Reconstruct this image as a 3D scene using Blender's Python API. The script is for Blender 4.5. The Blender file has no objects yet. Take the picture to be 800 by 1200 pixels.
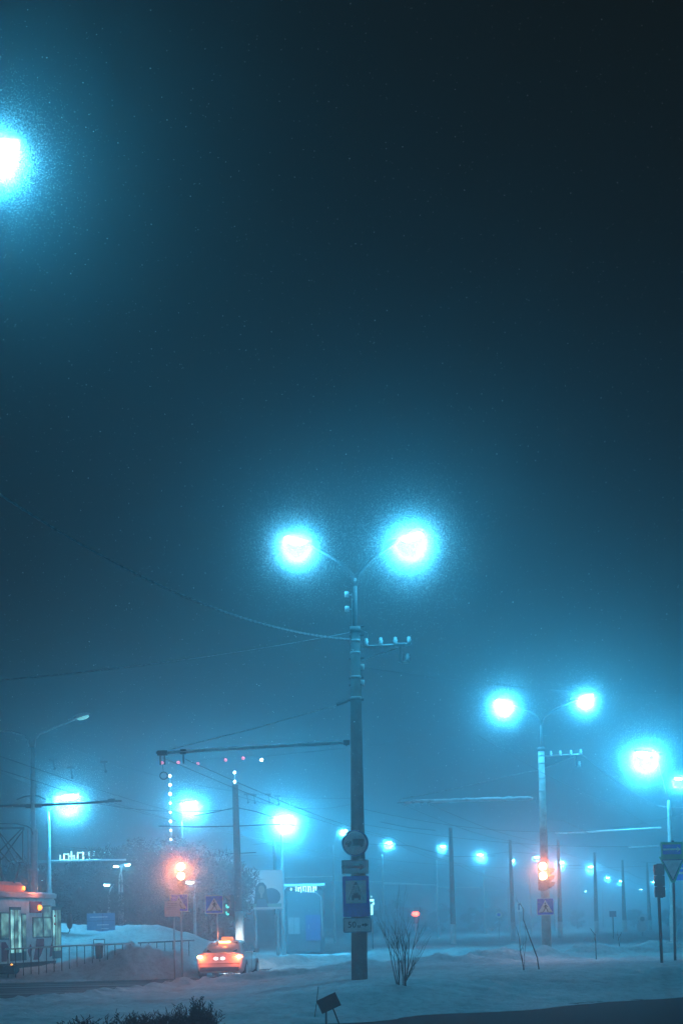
import bpy, math, random
from mathutils import Vector, Matrix, noise
S = bpy.context.scene
COL = S.collection
V = Vector
PI = math.pi
rnd = random.Random(7)

# ------------------------------------------------------------------ camera
F, PITCH, ROLL, SH, CZ = 1667.0, .06, .022, 383.0, 2.0
cd = bpy.data.cameras.new('camera')
cam = bpy.data.objects.new('camera', cd)
COL.objects.link(cam)
cd.lens = F / 1200 * 36
cd.sensor_width = 36
cd.shift_y = SH / 1200
cd.clip_end = 3000
M = Matrix.Rotation(PI / 2 + PITCH, 4, 'X') @ Matrix.Rotation(-ROLL, 4, 'Z')
cam.matrix_world = Matrix.Translation((0, 0, CZ)) @ M
S.camera = cam
R3 = M.to_3x3()

def at(u, v, Y):
    d = R3 @ V(((u - 400) / F, (-(v - 600) + SH) / F, -1))
    return V((0, 0, CZ)) + d * (Y / d.y)

def horizon(u):
    return 1083 - .022 * (u - 400)

def uat(u, Y):                       # world x of pixel column u on the horizon at distance Y
    return at(u, horizon(u), Y).x

# ------------------------------------------------------------------ materials
def nodes_of(m):
    m.use_nodes = True
    return m.node_tree.nodes, m.node_tree.links

def mat(name, col, rough=.7, metal=0., var=.25, scale=6., emit=None, es=0., bump=0., spec=.5):
    m = bpy.data.materials.new(name)
    n, l = nodes_of(m)
    b = n['Principled BSDF']
    b.inputs['Roughness'].default_value = rough
    b.inputs['Metallic'].default_value = metal
    b.inputs['Specular IOR Level'].default_value = spec
    if emit:
        b.inputs['Base Color'].default_value = (*col, 1)
        b.inputs['Emission Color'].default_value = (*emit, 1)
        b.inputs['Emission Strength'].default_value = es
        m.cycles.emission_sampling = 'NONE'
        return m
    tc = n.new('ShaderNodeTexCoord')
    nz = n.new('ShaderNodeTexNoise')
    nz.inputs['Scale'].default_value = scale
    nz.inputs['Detail'].default_value = 6
    nz.inputs['Roughness'].default_value = .65
    l.new(tc.outputs['Object'], nz.inputs['Vector'])
    mr = n.new('ShaderNodeMapRange')
    mr.inputs['From Min'].default_value = .3
    mr.inputs['From Max'].default_value = .7
    mr.inputs['To Min'].default_value = 1 - var
    mr.inputs['To Max'].default_value = 1 + var * .6
    l.new(nz.outputs['Fac'], mr.inputs['Value'])
    mx = n.new('ShaderNodeVectorMath')
    mx.operation = 'SCALE'
    mx.inputs[0].default_value = col
    l.new(mr.outputs['Result'], mx.inputs['Scale'])
    l.new(mx.outputs['Vector'], b.inputs['Base Color'])
    if bump:
        bp = n.new('ShaderNodeBump')
        bp.inputs['Strength'].default_value = bump
        bp.inputs['Distance'].default_value = .02
        l.new(nz.outputs['Fac'], bp.inputs['Height'])
        l.new(bp.outputs['Normal'], b.inputs['Normal'])
    return m

MT = {}
def mk(k, *a, **kw):
    MT[k] = mat(k, *a, **kw)
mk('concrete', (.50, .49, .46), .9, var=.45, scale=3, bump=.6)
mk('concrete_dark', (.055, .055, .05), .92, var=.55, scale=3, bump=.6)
mk('whitewash', (.72, .72, .70), .85, var=.3, scale=4)
mk('galvanised', (.42, .44, .45), .5, .4, var=.25, scale=8)
mk('frosted_tube', (.90, .92, .93), .8, 0., var=.12, scale=10)
mk('dark_steel', (.06, .065, .07), .6, .3, var=.3)
mk('black_plastic', (.025, .026, .028), .55, var=.2)
mk('cable', (.035, .035, .04), .7, var=.2)
mk('icy_cable', (.34, .36, .38), .6, var=.7, scale=14)
mk('porcelain', (.75, .78, .78), .25, var=.1)
mk('sign_white', (.92, .93, .93), .6, var=.18, scale=9)
mk('sign_blue', (.02, .13, .85), .5, var=.15, scale=9)
mk('sign_navy', (.02, .06, .20), .5, var=.15)
mk('board_blue', (.10, .26, .46), .7, var=.2)
mk('sign_black', (.02, .02, .022), .6, var=.1)
mk('sign_green', (.04, .42, .20), .55, var=.15)
mk('sign_back', (.28, .29, .30), .6, .3, var=.2)
mk('rust_board', (.045, .022, .012), .95, var=.5, scale=12)
mk('bark', (.05, .035, .025), .95, var=.4, scale=12)
mk('twig', (.045, .035, .03), .95, var=.4, scale=2)
mk('dry_stalk', (.035, .018, .008), .95, var=.5, scale=9)
mk('car_paint', (.78, .77, .74), .25, var=.06, scale=1.5)
mk('car_glass', (.03, .03, .035), .1, var=.1)
mk('rubber', (.02, .02, .02), .9, var=.2)
mk('rim_metal', (.45, .46, .48), .35, .7, var=.1)
mk('tram_cream', (.80, .84, .80), .5, var=.3, scale=2.2)
mk('tram_red', (.30, .05, .09), .5, var=.35, scale=3)
mk('tram_roof', (.66, .62, .62), .7, var=.2, scale=2)
mk('fairing_orange_glow', (.62, .22, .10), .6, var=.2)  # orange lamp glow on the roof fairing, put into its colour
mk('tram_frame', (.05, .12, .13), .5, var=.2)
mk('wall_dark', (.05, .10, .12), .85, var=.35, scale=.8)
mk('wall_grey', (.16, .18, .20), .85, var=.35, scale=.6)
mk('flake', (.9, .9, .9), .9, var=.05)
_n, _l = nodes_of(MT['flake'])
_t = _n.new('ShaderNodeBsdfTranslucent'); _t.inputs['Color'].default_value = (.9, .9, .9, 1)
_m = _n.new('ShaderNodeMixShader'); _m.inputs['Fac'].default_value = .5
_l.new(_n['Principled BSDF'].outputs[0], _m.inputs[1]); _l.new(_t.outputs[0], _m.inputs[2]); _l.new(_m.outputs[0], _n['Material Output'].inputs['Surface'])
mk('billboard_text', (.25, .33, .40), .7, var=.1)
mk('hair', (.05, .04, .05), .8, var=.2)
mk('skin', (.45, .30, .24), .7, var=.1)
mk('dark_cloth', (.10, .16, .24), .8, var=.2)
mk('mint_text', (.35, .52, .45), .7, var=.1)
MT['lamp_glass'] = mat('lamp_glass', (.8, .8, .8), emit=(.62, 1.0, .93), es=45)
MT['unlit_glass_glow'] = mat('unlit_glass_glow', (.55, .75, .72), .2, emit=(.3, .9, .85), es=.55)  # glass of the unlit lamps, a faint glow painted in as emission
MT['signal_red'] = mat('signal_red', (.8, .1, .05), emit=(1, .62, .42), es=14)
MT['signal_amber'] = mat('signal_amber', (.8, .4, .05), emit=(1, .80, .50), es=16)
MT['signal_green'] = mat('signal_green', (.1, .6, .5), emit=(.15, 1, .85), es=1.6)
MT['lens_dark'] = mat('lens_dark', (.03, .05, .045), .3)
MT['far_red'] = mat('far_red', (.8, .1, .05), emit=(1, .09, .05), es=9)
MT['bead_red'] = mat('bead_red', (.8, .1, .1), emit=(1, .10, .16), es=2.2)
MT['bead_white'] = mat('bead_white', (.8, .8, .8), emit=(.75, 1, .95), es=12)
MT['letters_lit'] = mat('letters_lit', (.8, .8, .8), emit=(.5, 1, 1), es=2.6)
MT['tail_red'] = mat('tail_red', (.7, .05, .03), emit=(1, .16, .04), es=6)
MT['tail_hot'] = mat('tail_hot', (.9, .4, .1), emit=(1, .62, .2), es=16)
MT['taxi_orange'] = mat('taxi_orange', (.9, .3, .05), emit=(1, .17, .03), es=1.6)
MT['plate_lit'] = mat('plate_lit', (.8, .8, .8), emit=(1, .9, .95), es=5)
MT['tram_window'] = mat('tram_window', (.2, .3, .3), .2, emit=(.25, .60, .52), es=.75)
MT['tram_strip'] = mat('tram_strip', (.5, .7, .7), .2, emit=(.40, .95, .85), es=1.0)
MT['amber'] = mat('amber', (.9, .4, .05), emit=(1, .34, .03), es=3.2)
MT['poster_added_glow'] = mat('poster_added_glow', (.8, .8, .8), .7, emit=(.7, .95, 1), es=.12)  # weak emission added to brighten the billboard poster
for k_ in ('tram_window', 'tram_strip'):
    n_, l_ = nodes_of(MT[k_])
    a_ = n_.new('ShaderNodeTexNoise'); a_.inputs['Scale'].default_value = 2.6; a_.inputs['Detail'].default_value = 5
    c_ = n_.new('ShaderNodeTexCoord'); l_.new(c_.outputs['Object'], a_.inputs['Vector'])
    r_ = n_.new('ShaderNodeMapRange'); r_.inputs['From Min'].default_value = .38; r_.inputs['From Max'].default_value = .66
    r_.inputs['To Min'].default_value = .05; r_.inputs['To Max'].default_value = .75 if k_ == 'tram_window' else 1.1
    l_.new(a_.outputs['Fac'], r_.inputs['Value']); l_.new(r_.outputs['Result'], n_['Principled BSDF'].inputs['Emission Strength'])
MT['neon'] = mat('neon', (.8, .9, .9), emit=(.4, 1, 1), es=3.0)

def snow_material(name, dirty):
    m = bpy.data.materials.new(name)
    n, l = nodes_of(m)
    b = n['Principled BSDF']
    b.inputs['Roughness'].default_value = .75
    b.inputs['Specular IOR Level'].default_value = .3
    tc = n.new('ShaderNodeTexCoord')
    n1 = n.new('ShaderNodeTexNoise'); n1.inputs['Scale'].default_value = .45; n1.inputs['Detail'].default_value = 8; n1.inputs['Roughness'].default_value = .62
    n2 = n.new('ShaderNodeTexNoise'); n2.inputs['Scale'].default_value = 4.5; n2.inputs['Detail'].default_value = 8; n2.inputs['Roughness'].default_value = .7
    for q in (n1, n2):
        l.new(tc.outputs['Object'], q.inputs['Vector'])
    r = n.new('ShaderNodeValToRGB')
    r.color_ramp.elements[0].position = .36 if dirty else .28
    r.color_ramp.elements[0].color = (.30, .29, .28, 1) if dirty else (.62, .64, .66, 1)
    r.color_ramp.elements[1].position = .62
    r.color_ramp.elements[1].color = (.82, .83, .84, 1)
    l.new(n1.outputs['Fac'], r.inputs['Fac'])
    mx = n.new('ShaderNodeMixRGB'); mx.blend_type = 'MULTIPLY'; mx.inputs['Fac'].default_value = .55
    r2 = n.new('ShaderNodeValToRGB')
    r2.color_ramp.elements[0].position = .33; r2.color_ramp.elements[0].color = (.45, .45, .45, 1)
    r2.color_ramp.elements[1].position = .55; r2.color_ramp.elements[1].color = (1, 1, 1, 1)
    l.new(n2.outputs['Fac'], r2.inputs['Fac'])
    l.new(r.outputs['Color'], mx.inputs['Color1']); l.new(r2.outputs['Color'], mx.inputs['Color2'])
    l.new(mx.outputs['Color'], b.inputs['Base Color'])
    bp = n.new('ShaderNodeBump'); bp.inputs['Strength'].default_value = .8; bp.inputs['Distance'].default_value = .07
    l.new(n2.outputs['Fac'], bp.inputs['Height']); l.new(bp.outputs['Normal'], b.inputs['Normal'])
    return m
MT['snow'] = snow_material('snow', False)

def road_material(name, swept):
    """asphalt with packed snow lying on it in streaks along the driving direction"""
    m = bpy.data.materials.new(name)
    n, l = nodes_of(m)
    b = n['Principled BSDF']
    tc = n.new('ShaderNodeTexCoord')
    mp = n.new('ShaderNodeMapping'); mp.inputs['Rotation'].default_value = (0, 0, math.radians(-35)); mp.inputs['Scale'].default_value = (.10, .9, 1)
    l.new(tc.outputs['Object'], mp.inputs['Vector'])
    n1 = n.new('ShaderNodeTexNoise'); n1.inputs['Scale'].default_value = 1.0; n1.inputs['Detail'].default_value = 8
    l.new(mp.outputs['Vector'], n1.inputs['Vector'])
    n2 = n.new('ShaderNodeTexNoise'); n2.inputs['Scale'].default_value = 9; n2.inputs['Detail'].default_value = 8
    l.new(tc.outputs['Object'], n2.inputs['Vector'])
    r = n.new('ShaderNodeValToRGB')
    c0 = (.030, .028, .027, 1)
    if swept == 'near':
        r.color_ramp.elements[0].position = .66; r.color_ramp.elements[1].position = 1.
    elif swept:
        r.color_ramp.elements[0].position = .46; r.color_ramp.elements[1].position = .74
    else:
        r.color_ramp.elements[0].position = .18; r.color_ramp.elements[1].position = .52
    r.color_ramp.elements[0].color = c0
    r.color_ramp.elements[1].color = (.80, .82, .84, 1) if not swept else (.42, .42, .43, 1)
    ad = n.new('ShaderNodeMath'); ad.operation = 'MULTIPLY_ADD'; ad.inputs[1].default_value = .25; ad.inputs[2].default_value = -.125
    l.new(n2.outputs['Fac'], ad.inputs[0])
    a2 = n.new('ShaderNodeMath'); l.new(n1.outputs['Fac'], a2.inputs[0]); l.new(ad.outputs[0], a2.inputs[1])
    l.new(a2.outputs[0], r.inputs['Fac']); l.new(r.outputs['Color'], b.inputs['Base Color'])
    b.inputs['Roughness'].default_value = .95
    b.inputs['Specular IOR Level'].default_value = .08
    bp = n.new('ShaderNodeBump'); bp.inputs['Strength'].default_value = .5; bp.inputs['Distance'].default_value = .03
    l.new(n2.outputs['Fac'], bp.inputs['Height']); l.new(bp.outputs['Normal'], b.inputs['Normal'])
    return m
MT['road_packed'] = road_material('road_packed', False)
MT['road_swept'] = road_material('road_swept', True)
MT['road_near'] = road_material('road_near', 'near')

# ------------------------------------------------------------------ mesh builder
class MB:
    def __init__(s):
        s.v = []; s.f = []; s.mi = []; s.k = 0; s.smooth = False
    def add(s, vs, fs):
        o = len(s.v)
        s.v += [V(p) for p in vs]
        s.f += [tuple(i + o for i in f) for f in fs]
        s.mi += [s.k] * len(fs)
        return s
    def box(s, c, sz, m=None):
        x, y, z = (q / 2 for q in sz)
        b = min(x, y, z) * .18
        vs = []
        pts = [(-x + b, -y), (x - b, -y), (x, -y + b), (x, y - b), (x - b, y), (-x + b, y), (-x, y - b), (-x, -y + b)]
        ins = [(px * (1 - b / x), py * (1 - b / y)) for px, py in pts]
        for zz, pp in ((-z, ins), (-z + b, pts), (z - b, pts), (z, ins)):
            vs += [V((px, py, zz)) for px, py in pp]
        if m: vs = [m @ p for p in vs]
        vs = [p + V(c) for p in vs]
        fs = [tuple(range(7, -1, -1)), tuple(range(24, 32))]
        for r in range(3):
            for i in range(8):
                j = (i + 1) % 8
                fs.append((r * 8 + i, r * 8 + j, r * 8 + 8 + j, r * 8 + 8 + i))
        return s.add(vs, fs)
    def tube(s, pts, r, seg=8, cap=True):
        pts = [V(p) for p in pts]
        n = len(pts)
        rr = r if isinstance(r, (list, tuple)) else [r] * n
        vs = []; fs = []
        up = None
        for i, p in enumerate(pts):
            t = (pts[min(i + 1, n - 1)] - pts[max(i - 1, 0)])
            t.normalize()
            if up is None:
                up = t.orthogonal().normalized()
            up = (up - t * up.dot(t)).normalized()
            w = t.cross(up)
            for k in range(seg):
                a = 2 * PI * k / seg
                vs.append(p + (up * math.cos(a) + w * math.sin(a)) * rr[i])
        for i in range(n - 1):
            for k in range(seg):
                j = (k + 1) % seg
                fs.append((i * seg + k, i * seg + j, (i + 1) * seg + j, (i + 1) * seg + k))
        if cap:
            fs.append(tuple(range(seg - 1, -1, -1)))
            fs.append(tuple(range((n - 1) * seg, n * seg)))
        return s.add(vs, fs)
    def ball(s, c, r, sc=(1, 1, 1), nu=10, nv=7, m=None):
        vs = []; fs = []
        for j in range(nv + 1):
            th = PI * j / nv
            for i in range(nu):
                ph = 2 * PI * i / nu
                p = V((math.sin(th) * math.cos(ph) * r * sc[0], math.sin(th) * math.sin(ph) * r * sc[1], math.cos(th) * r * sc[2]))
                if m: p = m @ p
                vs.append(p + V(c))
        for j in range(nv):
            for i in range(nu):
                k = (i + 1) % nu
                fs.append((j * nu + i, (j + 1) * nu + i, (j + 1) * nu + k, j * nu + k))
        return s.add(vs, fs)
    def prism(s, pts, O, t, ux=V((1, 0, 0)), uz=V((0, 0, 1))):
        """flat outline pts (a, b) on the plane ux, uz at O, extruded by t to the back"""
        n = uz.cross(ux)               # for ux=+x, uz=+z: n = +y (away from the camera)
        k = len(pts)
        fr = [V(O) + ux * a + uz * b for a, b in pts]
        bk = [p + n * t for p in fr]
        fs = [tuple(range(k)), tuple(range(2 * k - 1, k - 1, -1))]
        for i in range(k):
            j = (i + 1) % k
            fs.append((i, i + k, j + k, j))
        return s.add(fr + bk, fs)
    def loft(s, rings, closed=True, caps=True):
        n = len(rings[0]); vs = [p for r in rings for p in r]; fs = []
        for i in range(len(rings) - 1):
            for k in range(n if closed else n - 1):
                j = (k + 1) % n
                fs.append((i * n + k, i * n + j, (i + 1) * n + j, (i + 1) * n + k))
        if caps:
            fs.append(tuple(range(n - 1, -1, -1))); fs.append(tuple(range((len(rings) - 1) * n, len(rings) * n)))
        return s.add(vs, fs)
    def build(s, name, mt, parent=None, origin=None, smooth=False):
        o_ = origin if origin is not None else ROOT.get(parent, V((0, 0, 0))) if parent else V((0, 0, 0))
        me = bpy.data.meshes.new(name)
        me.from_pydata([p - o_ for p in s.v], [], s.f)
        mts = mt if isinstance(mt, (list, tuple)) else [mt]
        for q in mts:
            me.materials.append(MT[q] if isinstance(q, str) else q)
        if len(mts) > 1:
            me.polygons.foreach_set('material_index', s.mi)
        if smooth:
            me.polygons.foreach_set('use_smooth', [True] * len(me.polygons))
        me.update()
        ob = bpy.data.objects.new(name, me)
        COL.objects.link(ob)
        if parent:
            ob.parent = parent
            ROOT[ob] = o_
        else:
            ob.location = o_
        return ob
ROOT = {}

def tag(o, label=None, cat=None, group=None, kind=None):
    if label: o['label'] = label
    if cat: o['category'] = cat
    if group: o['group'] = group
    if kind: o['kind'] = kind
    return o

def thing(name, label, cat, loc, group=None):
    o = bpy.data.objects.new(name, None)
    o.empty_display_size = .3
    COL.objects.link(o)
    o.location = loc
    ROOT[o] = V(loc)
    return tag(o, label, cat, group)

def circ(r, n=28, c=(0, 0)):
    return [(c[0] + r * math.cos(2 * PI * i / n), c[1] + r * math.sin(2 * PI * i / n)) for i in range(n)]
def rect(w, h, c=(0, 0), r=0):
    x, y = w / 2, h / 2
    if not r:
        return [(c[0] - x, c[1] - y), (c[0] + x, c[1] - y), (c[0] + x, c[1] + y), (c[0] - x, c[1] + y)]
    out = []
    for cx, cy, a0 in ((x - r, -y + r, -90), (x - r, y - r, 0), (-x + r, y - r, 90), (-x + r, -y + r, 180)):
        for k in range(4):
            a = math.radians(a0 + 30 * k)
            out.append((c[0] + cx + r * math.cos(a), c[1] + cy + r * math.sin(a)))
    return out
def stroke(p, q, w):
    d = V((q[0] - p[0], q[1] - p[1])); d.normalize(); n = V((-d.y, d.x)) * w / 2
    return [(p[0] + n.x, p[1] + n.y), (p[0] - n.x, p[1] - n.y), (q[0] - n.x, q[1] - n.y), (q[0] + n.x, q[1] + n.y)]

def text_mb(mb, txt, size, O, align='CENTER', t=.004):
    cu = bpy.data.curves.new('t', 'FONT'); cu.body = txt; cu.size = size; cu.align_x = align; cu.align_y = 'CENTER'; cu.resolution_u = 3
    ob = bpy.data.objects.new('t', cu); COL.objects.link(ob)
    dg = bpy.context.evaluated_depsgraph_get()
    me = bpy.data.meshes.new_from_object(ob.evaluated_get(dg))
    mb.add([V(O) + V((v.co.x, 0, v.co.y)) for v in me.vertices], [tuple(p.vertices) for p in me.polygons])
    bpy.data.objects.remove(ob); bpy.data.curves.remove(cu); bpy.data.meshes.remove(me)

def lamp_light(parent, p, power, col, r=.1, kind='POINT'):
    l = bpy.data.lights.new('lamp_light', kind)
    l.energy = power; l.color = col; l.shadow_soft_size = r
    o = bpy.data.objects.new('lamp_light', l)
    COL.objects.link(o)
    o.parent = parent
    o.location = V(p) - ROOT[parent]
    return o

# ------------------------------------------------------------------ ground
def sm(a, b, x):
    t = max(0., min(1., (x - a) / (b - a))); return t * t * (3 - 2 * t)
def edge(x):                          # near edge of the main road
    pts = [(-40, 38), (-10, 41), (-8, 44.5), (-5.5, 51.5), (-3, 54), (0, 56), (9, 62), (16, 67), (60, 96), (300, 260)]
    for (x0, y0), (x1, y1) in zip(pts, pts[1:]):
        if x <= x1:
            return y0 + (y1 - y0) * max(0, x - x0) / (x1 - x0)
    return pts[-1][1]
def edge2(x):                         # far edge of the main road
    pts = [(-60, 56), (-9.5, 56), (-6.6, 57.5), (-5, 62), (-2, 74), (10, 92), (60, 118), (300, 280)]
    for (x0, y0), (x1, y1) in zip(pts, pts[1:]):
        if x <= x1:
            return y0 + (y1 - y0) * max(0, x - x0) / (x1 - x0)
    return pts[-1][1]
def near_edge(x):
    return 30 + .75 * x if x < 60 else 75
def fb(x, y, s, seed=0.):
    return noise.fractal(V((x * s, y * s, seed)), 1.0, 2.0, 5)
def bump(x, y, cx, cy, rx, ry, h):
    d = ((x - cx) / rx) ** 2 + ((y - cy) / ry) ** 2
    return h * math.exp(-d)
def G(x, y, fine=True):
    e, e2, ne = edge(x), edge2(x), near_edge(x) + 1.2 * noise.noise(V((x * .35, y * .35, 2.)))
    z = 0.
    if y < e:                                      # verge between the two roads
        hh = .04 + .52 * sm(-4.5, 1.5, x)
        w = sm(ne, ne + 5, y) * sm(e, e - 3.0, y)
        z += hh * sm(ne, ne + 6, y) * (1 - .25 * sm(40, 56, y)) * sm(e + .2, e - 2.5, y)
        z += .05 * fb(x, y, .22, 3) * w
        rid = math.exp(-((y - (e - 2.2)) / 1.1) ** 2)
        lum = fb(x, y, .8, 5)
        z += rid * (.10 + .34 * max(0, lum)) * sm(-6, -2, x)
        z += rid * .06 * sm(-2, -6, x)
    inr = sm(e, e + .8, y) * sm(e2, e2 - .8, y)
    if y > e2:                                     # beyond
        k = sm(e2, e2 + 3, y)
        z += k * (.12 + .16 * fb(x, y, .07, 9) + .06 * fb(x, y, .5, 2))
        z += .35 * math.exp(-((y - e2 - 1.6) / 1.3) ** 2) * (.5 + max(0, fb(x, y, .6, 1))) * sm(-12, 0, x)
        z += .45 * sm(56, 59, y) * sm(-6, -8, x) * sm(90, 70, y)
    if inr > 0:
        z -= .10 * inr
        if x > -4.5:
            a_ = x * .82 + y * .57; b_ = -x * .57 + y * .82
            z += inr * sm(-4.5, -2, x) * (.03 + .20 * noise.fractal(V((a_ * .10, b_ * .9, 4.)), 1., 2., 4))
    if y < ne:
        z -= .10 * sm(ne, ne - .8, y)
    # snow piles shovelled beside the turning road
    f = 1 + .45 * fb(x, y, 1.3, 11) + .35 * abs(fb(x, y, 3.2, 15))
    if 36 < y < 80:
        nr_ = math.exp(-((y - (e - 1.2)) / 1.3) ** 2) + math.exp(-((y - (e2 + 1.0)) / 1.6) ** 2)
        z += nr_ * .17 * max(0, fb(x, y, 1.9, 21)) + nr_ * .10 * abs(fb(x, y, 4.5, 22))
    z += bump(x, y, -8.3, 57.6, 1.1, 1.2, .70) * f
    z += bump(x, y, -6.6, 58.2, 1.0, 1.3, .62) * f
    z += bump(x, y, -10.2, 58, 1.6, 1.2, .35) * f
    z += bump(x, y, 4.6, 55.0, 1.6, .9, .28) * f + bump(x, y, 6.3, 57.2, 1.1, .9, .34) * f + bump(x, y, 8.1, 58.8, 1.3, 1, .20) * f
    z += bump(x, y, 10.4, 61.4, 1.2, 1.1, .40) * f + bump(x, y, 13.8, 63.5, 2.4, 1.1, .30) * f
    z += bump(x, y, 9.4, 62.6, .8, .8, .2)
    for cx, cy, rr, hh in ((-5.6, 49.2, .30, .16), (-4.9, 50.4, .22, .14), (-4.2, 51.3, .35, .18), (-3.6, 52.6, .25, .15), (-3.0, 51.8, .2, .12), (-6.3, 47.3, .25, .12), (-2.2, 53.4, .4, .2), (-1.2, 54.2, .3, .16)):
        z += bump(x, y, cx, cy, rr, rr * 1.6, hh)
    # snow embankment at the left, further off
    z += bump(x, y, -15.2, 75, 8, 6, 1.35 + .7 * fb(x, y, .25, 31)) + bump(x, y, -8.5, 73, 4, 5, .6)
    z += sm(60, 150, abs(x) + y * .0) * 1.5 * sm(90, 200, y)
    if fine:
        nr = inr if y > e - 1 else 0
        z += .06 * fb(x, y, 1.4, 7) * (1 - .8 * nr) * (1 if y > ne else .3)
    return z

def build_ground():
    ys = [-60, -30, 0, 10, 16, 20, 24]
    y = 26.
    while y < 700:
        ys.append(y)
        y *= (1.0062 if y < 44 else 1.0034) if y < 75 else (1.012 if y < 160 else 1.05)
    nt = 330
    ts = []
    for i in range(nt + 1):
        a = -1 + 2 * i / nt
        ts.append(.30 * a + 1.1 * a ** 7)
    vs = []; fs = []
    for y in ys:
        for t in ts:
            x = t * (max(y, 0) + 12)
            if y < 24: x = t * 36 * (1 + (0 if y > 0 else 3))
            vs.append((x, y, G(x, y) if y > 24 else -.1))
    n = nt + 1
    for j in range(len(ys) - 1):
        for i in range(nt):
            fs.append((j * n + i, j * n + i + 1, (j + 1) * n + i + 1, (j + 1) * n + i))
    m = MB(); m.add(vs, fs)
    tag(m.build('snow_ground', 'snow', smooth=True), kind='structure')
build_ground()

def strip(name, mt, pts, z):
    m = MB()
    vs = []; fs = []
    for (xa, ya, xb, yb) in pts:
        vs += [(xa, ya, z), (xb, yb, z)]
    for i in range(len(pts) - 1):
        fs.append((2 * i, 2 * i + 2, 2 * i + 3, 2 * i + 1))
    m.add(vs, fs)
    tag(m.build(name, mt), kind='structure')
def xr(a, b, s):
    out = []; x = a
    while x < b: out.append(x); x += s
    return out + [b]
strip('road', 'road_swept', [(x, edge(x) - .6, x, edge2(x) + .4) for x in xr(-60, -3.4, 1.)], 0.)
strip('snowy_road', 'road_packed', [(x, edge(x) - .6, x, edge2(x) + .4) for x in xr(-3.4, 120, 2.)], 0.)
strip('near_road', 'road_near', [(x, -20, x, near_edge(x) + .4) for x in xr(-30, 60, 3.)], -.02)

# ------------------------------------------------------------------ lamps
LC = (.050, .53, .92)
PW = 1350.
halo_spots = []
def head(parent, p, d, lit=True, scale=1., name='lamp_head'):
    """cobra lamp head at p (world), pointing along d; its glass bowl is a sub-part"""
    d = V(d); d.z *= .5; d.normalize()
    side = d.cross(V((0, 0, 1))).normalized()
    up = side.cross(d).normalized()
    m = Matrix((d, side, up)).transposed()
    s_ = scale
    h = MB(); 
    h.ball(p + up * .05 * s_, .36 * s_, (1, .36, .26), 12, 8, m)
    h.tube([p - d * .30 * s_, p - d * .55 * s_], .05 * s_, 8)
    ho = h.build(name, 'galvanised', parent, smooth=True)
    g = MB(); g.ball(p - up * .045 * s_ + d * .05 * s_, .25 * s_, (1, .42, .36), 12, 8, m)
    g.build('lamp_glass', 'lamp_glass' if lit else 'unlit_glass_glow', ho, smooth=True)
    return ho

def lit(parent, p, k, off=.26):
    lamp_light(parent, V(p) - V((0, .06, off)), PW * k, LC, .12)

def arm_pts(a, b, lift=.25):
    """curved outreach from pole top a to head b"""
    a, b = V(a), V(b)
    out = []
    for i in range(7):
        t = i / 6
        p = a.lerp(b, t)
        p.z = a.z + (b.z - a.z) * (1 - (1 - t) ** 1.6)
        out.append(p)
    return out

def lamp_D(u, v):
    return 15800 / (horizon(u) - v)

def street_lamp(u, v, up_, vtop, k, label, D=None, base='frosted_tube', gl=1.0, bracket=None, r=.075, group='single arm street lamps', vbase=None):
    D = D or lamp_D(u, v)
    L = at(u, v, D)
    px = at(up_, vtop, D)
    gz = G(px.x, D, False)
    lean = .0
    t = thing('street_lamp', label, 'street lamp', (px.x, D, gz), group)
    m = MB(); m.tube([(px.x, D, gz - .3), (px.x, D, gz + 2.2), (px.x, D, gz + 2.3), (px.x, D, px.z - .5), (px.x, D, px.z)], [r * 1.6, r * 1.55, r * 1.15, r * .9, r * .55], 10)
    m.build('pole', base, t, smooth=True)
    a = MB(); dx = L.x - px.x
    a.tube(arm_pts((px.x, D, px.z - .1), (L.x - math.copysign(.35, dx), D, L.z)), .035, 6)
    a.build('arm', base, t, smooth=True)
    head(t, L, (math.copysign(1, dx), -.3, .1), True, gl)
    lit(t, L, k, .26 * gl)
    if bracket:
        for (ua, va, ub, vb) in bracket:
            b = MB(); b.tube([at(ua, va, D), at(ub, vb, D)], .045, 8)
            b.build('bracket', 'frosted_tube', t, smooth=True)
    return t

def added_snow_ridge(parent, a, b, w=.115, h=.12):  # snow ridge added on a bracket to catch lamp light and look brighter
    m = MB(); a, b = V(a), V(b); rings = []
    n = 24
    for i in range(n + 1):
        p = a.lerp(b, i / n); k = .8 + .35 * noise.noise(V((i * .9, p.x, 0)))
        if i in (0, n): k *= .3
        rings.append([p + V((0, -w * k, -.01)), p + V((0, -w * .45 * k, h * .8 * k)), p + V((0, 0, h * k)), p + V((0, w * .45 * k, h * .8 * k)), p + V((0, w * k, -.01))])
    m.loft(rings); return m.build('added_snow_ridge', 'snow', parent, smooth=True)
# ------------------------------------------------------------------ main lamp column
def insulator(mb, p, s=1.):
    p = V(p)
    mb.tube([p, p + V((0, 0, .05 * s)), p + V((0, 0, .06 * s)), p + V((0, 0, .11 * s)), p + V((0, 0, .12 * s)), p + V((0, 0, .17 * s)), p + V((0, 0, .19 * s))],
            [.05 * s, .05 * s, .035 * s, .06 * s, .035 * s, .045 * s, .01], 8)

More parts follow.
